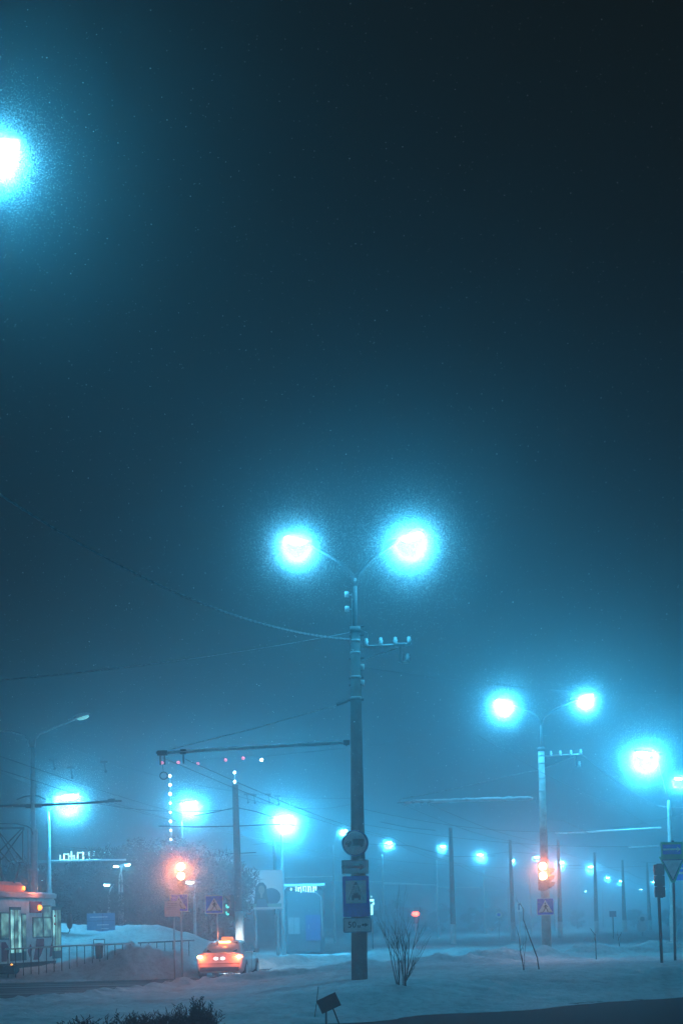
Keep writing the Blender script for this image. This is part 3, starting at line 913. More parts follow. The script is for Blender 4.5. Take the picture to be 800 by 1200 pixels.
contact('contact wire running off from the dark bracket at the far left', 134, 941, 62)
contact('contact wire starting at the left edge behind the unlit post', -6, 884, 45, du=-60)
contact('second contact wire starting at the left edge behind the unlit post', -6, 900, 47, du=-60)
contact('contact wire leaving the tip of the right post bracket', 470, 942, D2, du=150)
contact('contact wire leaving the inner clamp of the right post bracket', 500, 941, D2, du=170)
contact('contact wire high behind the right lamp post', 560, 862, 50, du=260)
wire('wire from the right crossarm slanting down to the bright right lamp post', (681, 884, D2), (783, 950, D3), .25, .014, 'icy_cable')
wire('bent pale wire right of the pale lamp post', (643, 962, 70), (660, 962, 70), 0, .02, 'icy_cable')
wire('slanting pale wire right of the pale lamp post', (660, 962, 70), (690, 977, 72), 0, .02, 'icy_cable')
wire('slack wire across behind the left traffic light', (0, 905, 75), (275, 948, 64), .8, .012)
wire('slack wire from the left edge to the right of the nearest dark mast', (60, 868, 80), (420, 935, 84), 1.0, .012)
wire('slack wire from the nearest dark mast to the middle post', (276, 932, 64), (420, 940, 84), .5, .012)
wire('low slack wire under the bright far lamp', (60, 990, 70), (390, 992, 120), .7, .014)
wire('wire across the right half behind the pale lamp post', (425, 966, 90), (790, 990, 100), .6, .014)
wire('thin wire from the middle post crossing to the right lamp post', (425, 948, 60), (783, 958, D3), .9, .010)
wire('long low wire across the right half over the far lamps', (425, 1005, 150), (800, 1012, 150), .8, .016)
# hanging wire fittings
for i, (u, v) in enumerate([(62, 890), (83, 900), (122, 893), (289, 931), (297, 931.5), (314, 931), (325, 933)]):
    D = 66. if i < 3 else 80.
    p = at(u, v, D)
    side = ('leftmost', 'second', 'third', 'fourth', 'fifth', 'sixth', 'last')[i]
    t = thing('wire_fitting', 'small dark fitting hanging on the overhead wires, ' + side + ' from the left', 'wire fitting', p, 'dark fittings on the overhead wires')
    m = MB(); m.box(p, (.34, .08, .10)); m.tube([p, p - V((-.08, 0, .42))], .03, 6); m.ball(p - V((-.08, 0, .45)), .07)
    m.build('clamp', 'dark_steel', t)

# ------------------------------------------------------------------ railing, bin, board
D = 57.2
pts = []
t = None
A, B = at(6, 1112.5, 57.), at(158, 1105.5, 57.6)
t = thing('railing', 'low dark railing with a pale top rail in front of the tram', 'railing', (A.x, A.y, G(A.x, A.y, False)))
m = MB(); m.tube([A, A.lerp(B, .5) + V((0, 0, .02)), B], .032, 8); m.build('top_rail', 'frosted_tube', t, smooth=True)
n = 17
for i in range(n):
    p = A.lerp(B, (i + .4) / n)
    m = MB(); m.tube([p, (p.x, p.y, G(p.x, p.y) - .1)], .022, 6); m.build('picket', 'dark_steel', t)
A, B = at(162, 1105, 58.5), at(228, 1102, 59.5)
t = thing('railing', 'short grey railing between the snow pile and the crossing sign', 'railing', (A.x, A.y, G(A.x, A.y, False)))
m = MB(); m.tube([A, B], .028, 8); m.build('top_rail', 'dark_steel', t, smooth=True)
for i in range(7):
    p = A.lerp(B, (i + .3) / 7)
    m = MB(); m.tube([p, (p.x, p.y, G(p.x, p.y) - .1)], .020, 6); m.build('picket', 'dark_steel', t)
p = at(116.5, 1116, 57.9)
gz = G(p.x, p.y) - .02
t = thing('litter_bin', 'small dark litter bin with snow on top behind the railing', 'litter bin', (p.x, p.y, gz))
m = MB(); m.tube([(p.x, p.y, gz), (p.x, p.y, gz + .55), (p.x, p.y, gz + .60)], [.14, .18, .19], 12); m.build('bucket', 'black_plastic', t)
m = MB()
for s in (-1, 1): m.tube([(p.x + s * .22, p.y, gz - .1), (p.x + s * .22, p.y, gz + .78)], .018, 6)
m.tube([(p.x - .22, p.y, gz + .78), (p.x + .22, p.y, gz + .78)], .018, 6); m.build('frame', 'dark_steel', t)
m = MB(); m.ball((p.x, p.y, gz + .60), .17, (1, 1, .35)); m.build('snow_cap', 'snow', t, smooth=True)

D = 73.
c = at(118.5, 1081.5, D)
t = sign('blue_board', 'wide blue direction board on two posts before the snow bank', 'road sign', c,
     [('plate', 'board_blue', [rect(1.44, 1.0)], 0), ('panel_joint', 'sign_navy', [rect(1.4, .03, (0, .1)), rect(.03, .95, (.1, 0))], 5), ('text_lines', 'sign_white', [rect(.9, .03, (-.1, .3)), rect(.6, .03, (.1, -.1)), rect(.4, .02, (.2, -.3))], 10)], thick=.05)
for s in (-.35, .35):
    m = MB(); m.tube([c + V((s, .12, .6)), (c.x + s, c.y + .12, G(c.x, c.y) - .2)], .05, 8); m.build('post', 'galvanised', t)

# small far road signs
for lab, u, v, D, r in (('tiny pair of white round signs far off at the right, one above the other', 752, 1077, 150, .5),
                        ('tiny round pale sign far off left of the right traffic light', 584, 1072, 150, .35)):
    c = at(u, v, D)
    t = sign('far_sign', lab, 'road sign', c, [('plate', 'sign_white', [circ(r, 16)] + ([circ(r * 1.1, 16, (-.1, -.85))] if u > 700 else []), 0), ('face', 'sign_blue' if u < 700 else 'sign_back', [circ(r * .5, 12)], 8)])
    m = MB(); m.tube([c + V((0, .08, 0)), (c.x, c.y + .08, -.2)], .05, 6); m.build('post', 'galvanised', t)
c = at(608, 1063, 100)
t = sign('far_sign', 'small pale sign with dark mark on a thin post left of the pale lamp post', 'road sign', c, [('plate', 'sign_white', [rect(.36, .62)], 0), ('mark', 'sign_navy', [rect(.12, .42, (-.03, 0)), rect(.2, .08, (0, .2))], 6)])
m = MB(); m.tube([c + V((0, .05, 0)), (c.x, c.y + .05, -.2)], .04, 6); m.build('post', 'galvanised', t)
c = at(717.5, 1071, 130)
t = sign('far_sign', 'small dark sign on a post between two dark masts at the right', 'road sign', c, [('plate', 'sign_navy', [rect(.62, .55)], 0)])
m = MB(); m.tube([c + V((0, .05, .2)), (c.x, c.y + .05, -.2)], .05, 6); m.build('post', 'dark_steel', t)
# small lit neon column right of the car wash sign
c = at(435.5, 1055, 105)
t = thing('neon_sign', 'narrow lit white neon column right beside the car wash sign', 'neon sign', (c.x, 105, 0))
m = MB(); m.box(c, (.30, .08, .16)); m.box(c + V((.12, 0, -.25)), (.14, .08, .14)); m.box(c + V((-.02, 0, .28)), (.06, .05, .12)); m.build('cross', 'neon', t)
m = MB()
for i in range(9):
    m.box(c + V((-.03 + .03 * (i % 2), 0, -.35 - i * .085)), (.16, .06, .06))
m.build('letters', 'neon', t)
m = MB(); m.tube([c + V((0, .1, .1)), (c.x, 105.1, -.2)], .05, 6); m.build('post', 'dark_steel', t)

# ------------------------------------------------------------------ billboard, kiosk, rooftop letters
D = 90.
c = at(294.5, 1043, D)
W_, H_ = 74 * D / F, 46 * D / F; KB = 90 / 112
t = thing('billboard', 'large white billboard with rows of text and a dark haired woman, on two posts', 'billboard', (c.x, D, 0))
m = MB(); m.prism(rect(W_, H_), c, .25); m.build('frame', 'sign_white', t)
m = MB(); m.prism(rect(W_ * .97, H_ * .94), c - V((0, .02, 0)), .015); m.build('poster', 'poster_added_glow', t)
m = MB()
for i in range(5):
    y0 = H_ * (.34 - .13 * i)
    x = -W_ * .44
    while x < -W_ * .02:
        w = rnd.uniform(.10, .26)
        m.prism(rect(w, .13, (x + w / 2, y0)), c - V((0, .03, 0)), .006); x += w + .08
m.build('text_lines', 'billboard_text', t)
m = MB(); m.prism(rect(W_ * .95, .22, (0, -H_ * .40)), c - V((0, .03, 0)), .006); m.build('bottom_band', 'mint_text', t)
ox, oz = W_ * .16, -.15
m = MB(); m.prism([(ox - .50, oz - .85), (ox - .42, oz - .2), (ox - .36, oz + .35), (ox - .12, oz + .62), (ox + .14, oz + .6), (ox + .32, oz + .35), (ox + .34, oz - .1), (ox + .45, oz - .7)], c - V((0, .03, 0)), .006); m.build('hair', 'hair', t)
m = MB(); m.prism([(ox - .38, oz - .95), (ox - .24, oz - .45), (ox + .25, oz - .45), (ox + .42, oz - .95)], c - V((0, .036, 0)), .005); m.prism([(ox + .2 + .55 * math.cos(a) * 1.1 + .4, oz - .3 + .55 * math.sin(a)) for a in [i * PI / 8 for i in range(16)]], c - V((0, .028, 0)), .005); m.build('clothes', 'dark_cloth', t)
m = MB(); m.prism([(ox + .20 * math.cos(a), oz + .15 + .28 * math.sin(a)) for a in [i * PI / 8 for i in range(16)]], c - V((0, .040, 0)), .005); m.prism(rect(.14, .3, (ox, oz - .2)), c - V((0, .039, 0)), .005); m.build('face', 'skin', t)
for s in (-.38, .05, .4):
    m = MB(); m.tube([c + V((s * W_, .2, -H_ * .4)), (c.x + s * W_, D + .2, -.3)], .10, 8); m.build('post', 'galvanised', t)

D = 95.
x0, x1 = uat(333, D), uat(379, D); zt = at(355, 1039, D).z
t = thing('kiosk', 'dark flat roofed kiosk with small lit lettering right of the billboard', 'kiosk', ((x0 + x1) / 2, D + 2, 0))
m = MB(); m.box(((x0 + x1) / 2, D + 2, zt / 2), (x1 - x0, 4, zt)); m.build('wall', 'wall_dark', t)
m = MB(); m.box(((x0 + x1) / 2, D + 1.9, zt + .1), (x1 - x0 + .3, 4.4, .16)); m.build('roof', 'snow', t)
m = MB(); a = at(367, 1087, D - .05); m.box(a, (1.0, .08, 1.7)); dr = m.build('door', 'sign_navy', t)
m = MB(); m.tube([a + V((-.3, -.1, -.1)), a + V((-.3, -.1, .2))], .02, 5); m.build('handle', 'galvanised', dr)
m = MB()
u = 341
for i, (w, hgt) in enumerate([(2, 3), (1, 1), (1.4, 8), (1.6, 5), (1.4, 9), (1.4, 7), (1.2, 8), (1.8, 9), (1.2, 6), (1.4, 8), (1.8, 5)]):
    p = at(u, 1042 + rnd.uniform(-1, 1.5) - hgt * .15, D - .12)
    if i != 1: m.box(p, (w * .045, .05, hgt * .055))
    if i > 2 and i % 2: m.box(p + V((.07, 0, .1)), (.16, .05, .05))
    u += 2.9
m.build('lettering', 'letters_lit', t)
m = MB(); m.tube([at(353, 1045, D - .15), at(370, 1046, D - .15), at(376, 1051, D - .15), at(378, 1098, D - .15)], .03, 6); m.build('downpipe', 'galvanised', t)
for u in (341, 348): 
    m = MB(); m.box(at(u, 1085, D - .04), (.36, .06, 1.1)); wn = m.build('window', 'sign_back', t)

D = 118.
x0, x1 = uat(20, D), uat(262, D); zt = at(100, 1010, D).z
t = thing('shop_building', 'long low dark shop building behind the trees at the left with lit roof lettering', 'building', ((x0 + x1) / 2, D + 6, 0))
m = MB(); m.box(((x0 + x1) / 2, D + 6, zt / 2), (x1 - x0, 12, zt)); m.build('wall', 'wall_grey', t)
m = MB(); m.box(((x0 + x1) / 2, D + 6, zt + .1), (x1 - x0 + .6, 12.6, .2)); m.build('roof', 'snow', t)
m = MB()
u = 73.
D -= .5
glyphs = ['l-', 'l', '.', 'n', 'e', 'o', '-', 'o', 'v', '.', 'n', 'n', 'n', 'l']
while u < 128:
    w = rnd.choice((.30, .38, .45)); hh = rnd.choice((.5, .62, .75, .8))
    p = at(u, 1009, D)
    typ = rnd.choice('HTOLN')
    if typ in 'HNO': m.box(p + V((-w / 2, 0, hh / 2)), (.09, .08, hh)); m.box(p + V((w / 2, 0, hh / 2)), (.09, .08, hh))
    if typ in 'LT': m.box(p + V((0, 0, hh / 2)), (.10, .08, hh))
    if typ in 'HL': m.box(p + V((0, -.02, hh * .5)), (w, .05, .09))
    if typ in 'TO': m.box(p + V((0, -.02, hh - .05)), (w, .05, .09))
    if typ in 'NO': m.box(p + V((0, -.02, .09)), (w, .05, .09))
    u += w * 10 + 2.2
m.build('roof_lettering', 'letters_lit', t)

# ------------------------------------------------------------------ tram
P1 = V((at(66, 1090, 61.5).x, 61.5)); P0 = V((at(0, 1090, 57.).x, 57.))
ax_ = (P1 - P0).normalized(); nr_ = V((ax_.y, -ax_.x))     # towards the right hand side (seen side)
ZT = .38
def tr_p(s, q, z):                     # s metres back from the nose corner, q metres out from the side wall, z above rail
    p = P1 - ax_ * s + nr_ * q
    return V((p.x, p.y, ZT + z))
t = thing('tram', 'white and red tram leaving at the left edge with lit windows and raised current collector', 'tram', tr_p(6, -1.2, 0))
TW = 2.5
def ring(s, inset, z0, z1, zr):
    a = inset
    pts = [(-a, z0), (-a + .0, z0 + 1.0), (-a - .02, z1 - .5), (-a - .06, z1 - .1), (-a - .28, z1 + .10), (-TW / 2, z1 + .20), (-TW + a + .28, z1 + .10), (-TW + a + .06, z1 - .1), (-TW + a + .02, z1 - .5), (-TW + a, z0 + 1.0), (-TW + a, z0)]
    return [tr_p(s, q, z) for q, z in pts]
m = MB()
m.loft([ring(14, .5, .4, 2.9, 0), ring(13.4, .1, .35, 3.02, 0), ring(12.6, 0, .33, 3.05, 0), ring(.4, 0, .33, 3.05, 0), ring(-.15, .05, .33, 3.03, 0), ring(-.6, .28, .36, 2.95, 0), ring(-.85, .60, .45, 2.8, 0)])
m.build('body', 'tram_cream', t)
m = MB(); m.loft([[tr_p(s, q, z) for q, z in ((-.02 - i, 3.0), (.05 - i, 3.02), (.06 - i, 3.18), (-.06 - i, 3.24), (-TW / 2, 3.34), (-TW + .05 + i, 3.24), (-TW - .05 + i, 3.02))] for s, i in ((14, .4), (13, 0), (.3, 0), (-.2, .12), (-.55, .35))])
m.build('roof', 'tram_roof', t)
m = MB(); m.loft([[tr_p(s, q, z) for q, z in ((-.35 - i, 3.26), (-.33 - i, 3.52 - i), (-.5 - i, 3.68 - i), (-TW + .5, 3.68 - i), (-TW + .35, 3.3))] for s, i in ((9, 0), (2.3, 0), (2.05, .03), (1.95, .12))])
m.build('roof_fairing', 'fairing_orange_glow', t)
m = MB(); m.box(tr_p(2.15, -.36, 3.42), (.10, .30, .16)); m.build('marker_lamp', 'amber', t)
def panel(nm, mt_, s0, s1, z0, z1, q=.012, th=.03, parent=None):
    m = MB(); ux = V((ax_.x, ax_.y, 0)); nn = V((nr_.x, nr_.y, 0))
    a = tr_p(s0, q, z0); b = tr_p(s1, q, z0)
    h = V((0, 0, z1 - z0)); bk = -nn * th
    m.add([a, b, b + h, a + h, a + bk, b + bk, b + h + bk, a + h + bk], [(0, 1, 2, 3), (7, 6, 5, 4), (0, 4, 5, 1), (1, 5, 6, 2), (2, 6, 7, 3), (3, 7, 4, 0)])
    return m.build(nm, mt_, parent or t)
def frame(s0, s1, z0, z1, mt_='tram_frame', w=.045, parent=None):
    panel('window_frame', mt_, s0 + w, s1 - w, z0 - w, z1 + w, .008, .03, parent)
lamp_light(t, tr_p(2.0, .25, 3.40), 30, (1, .18, .04), .06)
lamp_light(t, tr_p(3.6, .5, 3.60), 16, (1, .2, .06), .06)  # second orange light added to tint the fairing, no lamp part here
# rear-of-view windows, doors
def s_of_u(u):
    lo, hi = -1., 12.
    for _ in range(40):
        md = (lo + hi) / 2
        p = tr_p(md, 0, 1.5)
        uu = 400 + F * p.x / p.y
        if uu > u: lo = md
        else: hi = md
    return md
def win(u0, u1, z0, z1, mt_='tram_window', nm='window'):
    s0, s1 = s_of_u(u0), s_of_u(u1)
    fo = panel(nm, 'tram_frame', s0 + .05, s1 - .05, z0 - .05, z1 + .05, .010)
    panel('pane', mt_, s0, s1, z0, z1, .022, .01, fo)
win(-30, -14, 1.35, 2.3); win(-11, -2, 1.35, 2.3); win(0, 8.5, 1.35, 2.35)
d = panel('door', 'tram_frame', s_of_u(10.5), s_of_u(23.5), .42, 2.62, .010)
for a, b in ((11.2, 14.4), (20, 23)): panel('pane', 'tram_strip', s_of_u(a), s_of_u(b), .75, 2.5, .022, .01, d)
panel('pane', 'tram_window', s_of_u(15.6), s_of_u(19), .75, 2.5, .022, .01, d)
d = panel('door', 'tram_frame', s_of_u(24.2), s_of_u(29.4), .42, 2.35, .010)
panel('pane', 'tram_window', s_of_u(24.8), s_of_u(28.8), .8, 2.3, .022, .01, d)
win(37.8, 48.2, 1.38, 2.15); win(50, 58.2, 1.38, 2.15); win(49.5, 57.5, 2.22, 2.65)
panel('route_panel', 'tram_red', s_of_u(34), s_of_u(47.5), 2.38, 2.86, .014)
c = tr_p(s_of_u(43.7), .06, 2.6); m = MB(); m.ball(c, .12, (1, .5, 1), 12, 8); m.build('route_lamp', 'amber', t, smooth=True)
d = panel('door', 'tram_frame', s_of_u(59.8), s_of_u(70.0), .42, 2.66, .012)
for a, b in ((60.4, 62.4), (63.4, 65.6), (66.6, 69.2)): panel('pane', 'tram_strip' if a < 62 else 'tram_window', s_of_u(a), s_of_u(b), .75, 2.5, .024, .01, d)
for z in (1.9, 2.25): 
    m = MB(); m.ball(tr_p(s_of_u(62), .05, z), .05); m.build('door_button', 'tram_red', d)
# red livery patches
def patch(pts):
    m = MB(); k = len(pts); fr = [tr_p(s_of_u(u), .016, z) for u, z in pts]; m.add(fr, [tuple(range(k))]); return m
m = patch([(37, .42), (40, .95), (41, 1.3), (49.8, 1.3), (50, 1.0), (46, .6), (43, .42)])
m.build('livery', 'tram_red', t)
m = MB(); q_ = patch([(56, .5), (57, .9), (59.4, 1.2), (59.4, .55)]); m.add(q_.v, q_.f)
m.build('livery', 'tram_red', t)
m = MB(); q_ = patch([(0, .42), (0, 1.2), (5, 1.2), (9.5, .9), (6, .42)]); m.add(q_.v, q_.f)
m.build('livery', 'tram_red', t)
m = MB(); q_ = patch([(30.5, .8), (34, 1.1), (36, .9), (33, .5)]); m.add(q_.v, q_.f)
m.build('livery', 'tram_red', t)
m = MB(); m.loft([[tr_p(s, q, z) for q, z in ((-.06, .36), (-.10, .05), (-TW + .1, .05), (-TW + .06, .36))] for s in (13, -.1)]); m.build('skirt', 'black_plastic', t)
m = MB(); m.box(tr_p(s_of_u(4), .05, .10), (.9, .9, .34)); m.build('bogie', 'rust_board', t)
c = tr_p(s_of_u(6.5), .22, .28); m = MB(); m.ball(c, .05); m.build('marker_lamp', 'amber', t)
mr = MB(); c = tr_p(-.45, .42, 2.0); mr.ball(c, .23, (.62, .4, 1.45), 10, 8); mo = mr.build('mirror', 'black_plastic', t, smooth=True)
m = MB(); m.tube([tr_p(-.5, -.1, 1.52), tr_p(-.48, .34, 1.50), tr_p(-.45, .42, 1.60), tr_p(-.45, .42, 1.9)], .022, 6); m.build('mirror_arm', 'black_plastic', mo)
# pantograph
DP = 58.5
pg = MB()
def tl(mb, a, b, r=.028): mb.tube([at(*a, DP), at(*b, DP)], r, 6)
for a, b in (((-22, 975), (12, 1010)), ((27, 970), (-22, 1020)), ((29, 971), (4, 1005)), ((4, 1005), (-4, 1012)), ((0, 978), (20, 1011)), ((0, 976), (27, 1008)), ((27, 970), (27, 1009)), ((19, 1011), (29, 1010)), ((24, 1012), (17, 1035))):
    tl(pg, a, b, .030 if a != (24, 1012) else .05)
pg.tube([at(0, 1005, DP), at(1, 1020, DP), at(5, 1035, DP)], [.04, .06, .09], 8)
for a, b in (((-30, 965), (20, 965)),): pass
po = pg.build('pantograph', 'dark_steel', t)
m = MB(); m.tube([at(-40, 966, DP), at(-5, 965, DP), at(20, 965.5, DP), at(32, 968, DP), at(37, 971, DP), at(39, 978, DP)], .03, 6); m.tube([at(-40, 972, DP), at(29, 970, DP)], .045, 6); m.build('collector_bow', 'dark_steel', po)

# ------------------------------------------------------------------ taxi
def build_car():
    Dc = 54.6
    ctr = at(260, 1146, Dc)
    loc = V((ctr.x + .12, Dc + 2.2, .0))
    t = thing('taxi', 'white taxi seen from behind with glowing tail lamps and orange roof sign', 'car', loc)
    t.rotation_euler = (0, 0, math.radians(-5.0))
    O = V((0, 0, 0))
    def B(m, n, mt_, par=None, smooth=False):
        o = m.build(n, mt_, None, origin=V((0, 0, 0)), smooth=smooth); o.parent = par or t; return o
    def sec(y, w, zt, zb):
        pts = [(w * .86, zb), (w * .97, zb + .10), (w, zb + .30), (w * .985, (zb + zt) / 2 + .12), (w * .93, zt - .05), (w * .80, zt), (w * .4, zt + .025)]
        return [V((x, y, z)) for x, z in pts] + [V((-x, y, z)) for x, z in reversed(pts)]
    m = MB()
    m.loft([sec(-2.26, .74, .74, .42), sec(-2.23, .83, .90, .30), sec(-2.12, .88, 1.0, .25), sec(-1.7, .905, 1.01, .22), sec(-.9, .915, .985, .20), sec(0, .915, .96, .19), sec(.9, .91, .95, .19), sec(1.4, .90, .90, .2), sec(1.95, .86, .78, .22), sec(2.2, .76, .64, .28), sec(2.27, .62, .55, .34)])
    body = B(m, 'body', 'car_paint', None, True)
    def cab(y, wb, wt, z, zb=.95):
        pts = [(wb, zb), (wb * .5 + wt * .5 + .02, (zb + z) / 2), (wt + .02, z - .05), (wt * .85, z), (wt * .4, z + .02)]
        return [V((x, y, zz)) for x, zz in pts] + [V((-x, y, zz)) for x, zz in reversed(pts)]
    m = MB()
    m.loft([cab(-1.78, .74, .73, .985, .94), cab(-1.25, .78, .66, 1.30, .94), cab(-.95, .80, .62, 1.41), cab(-.4, .80, .60, 1.455), cab(.2, .80, .60, 1.45), cab(.6, .80, .60, 1.38), cab(1.0, .80, .66, 1.15), cab(1.35, .78, .70, .95, .92)])
    B(m, 'cabin', 'car_paint', None, True)
    m = MB()       # rear window
    m.add([(-.60, -1.70, 1.045), (.60, -1.70, 1.045), (.52, -1.06, 1.385), (-.52, -1.06, 1.385)], [(0, 1, 2, 3)])
    B(m, 'rear_window', 'car_glass')
    for s in (-1, 1):
        m = MB()
        a = [(-1.35, 1.02), (-.95, 1.31), (-.55, 1.37), (-.12, 1.385), (-.12, 1.02)]
        b = [(-.04, 1.02), (-.04, 1.385), (.35, 1.36), (.62, 1.27), (.98, 1.02)]
        def xs(z): return s * (.825 - (z - .98) * .40)
        for poly in (a, b):
            vs = [(xs(z), y, z) for y, z in poly]; m.add(vs, [tuple(range(len(vs)))])
        B(m, 'side_window', 'car_glass')
        m = MB(); m.ball((s * 1.0, .85, 1.02), .11, (1, .6, .75)); mo = B(m, 'mirror', 'car_paint', None, True)
        m = MB(); m.tube([(s * .84, .85, .98), (s * .95, .85, 1.0)], .03, 6); B(m, 'mirror_arm', 'black_plastic', mo)
    # lamps
    for s in (-1, 1):
        m = MB(); m.add([(s * .50, -2.215, .80), (s * .84, -2.17, .78), (s * .89, -2.0, .84), (s * .86, -2.03, .93), (s * .82, -2.175, .925), (s * .50, -2.225, .87)], [(0, 1, 2, 3, 4, 5)])
        for v_ in m.v: v_.y -= .028
        tl_ = B(m, 'tail_lamp', 'tail_red')
        m = MB(); m.ball((s * .76, -2.24, .86), .085, (1.3, .5, .75)); B(m, 'bulb', 'tail_hot', tl_, True)
        l = bpy.data.lights.new('tail_light', 'POINT'); l.energy = 30; l.color = (1, .14, .05); l.shadow_soft_size = .05
        lo = bpy.data.objects.new('tail_light', l); COL.objects.link(lo); lo.parent = t; lo.location = (s * .74, -2.50, .87)
        # wheels
        for y in (-1.42, 1.40):
            m = MB(); m.tube([(s * .70, y, .33), (s * .74, y, .33), (s * .90, y, .33), (s * .925, y, .33)], [.29, .325, .325, .30], 22); wl = B(m, 'wheel', 'rubber', None, False)
            m = MB(); m.tube([(s * .90, y, .33), (s * .935, y, .33)], [.21, .20], 16); B(m, 'rim', 'rim_metal', wl)
            m = MB()
            pts = [(s * .919, y + .39 * math.cos(a), .34 + .39 * math.sin(a)) for a in [i * PI / 12 for i in range(13)]] + [(s * .919, y - .39, .2), (s * .919, y + .39, .2)]
            m.add(pts, [tuple(range(len(pts)))]); B(m, 'wheel_arch', 'black_plastic')
        m = MB(); m.box((s * .925, -.15, .83), (.02, .18, .03)); m.box((s * .925, .75, .83), (.02, .18, .03)); B(m, 'door_handle', 'rim_metal')
        m = MB(); m.box((s * .918, -.07, .62), (.008, .012, .66)); m.box((s * .918, .92, .60), (.008, .012, .62)); B(m, 'door_seam', 'black_plastic')
    m = MB(); m.box((0, -2.235, .39), (1.5, .10, .16)); m.box((0, -2.24, .60), (1.6, .05, .02)); B(m, 'bumper', 'black_plastic')
    m = MB(); m.box((0, -2.262, .79), (.52, .02, .115)); pl = B(m, 'number_plate', 'sign_white')
    for s in (-.13, .13):
        m = MB(); m.ball((s, -2.285, .80), .065, (1.2, .3, .8)); B(m, 'plate_lamp', 'plate_lit', pl, True)
    m = MB(); m.box((0, -1.0, 1.425), (.44, .09, .03)); B(m, 'brake_lamp', 'tail_hot')
    m = MB(); m.box((0, -2.19, 1.0), (1.2, .12, .03)); B(m, 'boot_lip', 'car_paint')
    m = MB()
    m.loft([[V((x, y, z)) for x, z in ((-.24, 1.47), (.24, 1.47), (.20, 1.60), (-.20, 1.60))] for y in (-.42, -.24)])
    B(m, 'roof_sign', 'taxi_orange')
    l = bpy.data.lights.new('sign_light', 'POINT'); l.energy = 20; l.color = (1, .20, .04); l.shadow_soft_size = .05
    lo = bpy.data.objects.new('sign_light', l); COL.objects.link(lo); lo.parent = t; lo.location = (0, -1.25, 1.72)
    # headlamps light the road ahead
    for s in (-.6, .6):
        l = bpy.data.lights.new('head_light', 'SPOT'); l.energy = 2600; l.color = (.85, .95, 1); l.spot_size = math.radians(65); l.spot_blend = .6; l.shadow_soft_size = .06
        lo = bpy.data.objects.new('head_light', l); COL.objects.link(lo); lo.parent = t; lo.location = (s, 2.42, .62); lo.rotation_euler = (math.radians(84), 0, math.radians(-14))
        m = MB(); m.ball((s, 2.18, .62), .13, (1.2, .6, .7)); B(m, 'headlamp', 'plate_lit', None, True)
build_car()

# ------------------------------------------------------------------ plants
def twigs(mb, p, d, L, r, depth, rg, spread=.5, lift=.15, segs=3, kids=(2, 3)):
    d = V(d).normalized(); pts = [V(p)]; rr = [r]
    for i in range(segs):
        d = (d + V((rg.gauss(0, .09), rg.gauss(0, .09), lift * .3))).normalized()
        pts.append(pts[-1] + d * L / segs); rr.append(r * (1 - .65 * (i + 1) / segs))
    mb.tube(pts, rr, 4 if depth < 2 else 5, cap=False)
    if depth > 0:
        for k in range(rg.randint(*kids)):
            i = rg.randint(1, segs); q = pts[i]
            nd = (d + V((rg.uniform(-1, 1), rg.uniform(-1, 1), rg.uniform(-.1, .5))) * spread).normalized()
            twigs(mb, q, nd, L * rg.uniform(.45, .75), rr[i] * .7 + .001, depth - 1, rg, spread, lift, segs, kids)
rg = random.Random(3)
b = at(471, 1164, 35); gz = G(b.x, b.y)
t = thing('bare_shrub', 'leafless many stemmed shrub in the snow right of the middle post', 'shrub', (b.x, b.y, gz))
for i in range(12):
    m = MB(); a = rg.uniform(-.20, .20) + (i - 5.5) * .026
    if i in (4, 8): a *= .4
    L = rg.uniform(1.0, 1.6) if abs(a) < .15 else rg.uniform(.7, 1.15)
    twigs(m, (b.x + rg.uniform(-.10, .10) + a * .12, b.y + rg.uniform(-.1, .1), gz - .05), (a * 1.1, rg.uniform(-.3, .3), 1), L, rg.uniform(.010, .019), 3, rg, .36, .1, 5, (2, 3))
    m.build('stem', 'bark', t)
def stalk(label, pts, D, r, extra=2, seed=1, name='dry_stalk', cat='plant'):
    rg = random.Random(seed)
    P = [at(u, v, D) for u, v in pts]; P[0].z = min(P[0].z, G(P[0].x, D)) - .05
    m = MB(); m.tube(P, [r * (1 - .5 * i / (len(P) - 1)) for i in range(len(P))], 5)
    for k in range(extra):
        i = rg.randint(1, len(P) - 1)
        twigs(m, P[i], (rg.uniform(-.6, .6), rg.uniform(-.4, .4), 1), rg.uniform(.15, .35), r * .55, 1, rg, .5)
    tag(m.build(name, 'bark', origin=V((P[0].x, P[0].y, P[0].z))), label, cat, 'dry stalks in the snow')
stalk('long bent dry stalk leaning left, just left of the pale lamp post', [(632, 1141), (629, 1122), (620, 1098), (613, 1078), (613, 1066)], 41, .020, 3, 2)
stalk('short upright dry stalk left of the long bent one', [(614, 1142), (612, 1128), (609, 1115), (608, 1100)], 41, .018, 4, 3)
stalk('thin curved dry stalk between the short one and the long bent one', [(614, 1142), (614, 1120), (616, 1100), (615, 1085)], 41.3, .008, 2, 5)
stalk('thin forked sapling in the snow right of the pale lamp post', [(698, 1123), (697.5, 1105), (697, 1096), (691, 1088)], 55, .022, 3, 4)
stalk('faint bare sapling further right between the far masts', [(725, 1119), (725, 1108), (724, 1100)], 62, .02, 6, 8)
stalk('thin curved bare sapling on the snow slope before the dark trees', [(164, 1112), (163, 1100), (164, 1092), (168, 1086)], 80, .03, 2, 9)
stalk('thin upright bare sapling on the snow slope beside the notice board', [(189, 1112), (189, 1098), (188, 1086)], 80, .015, 2, 10)
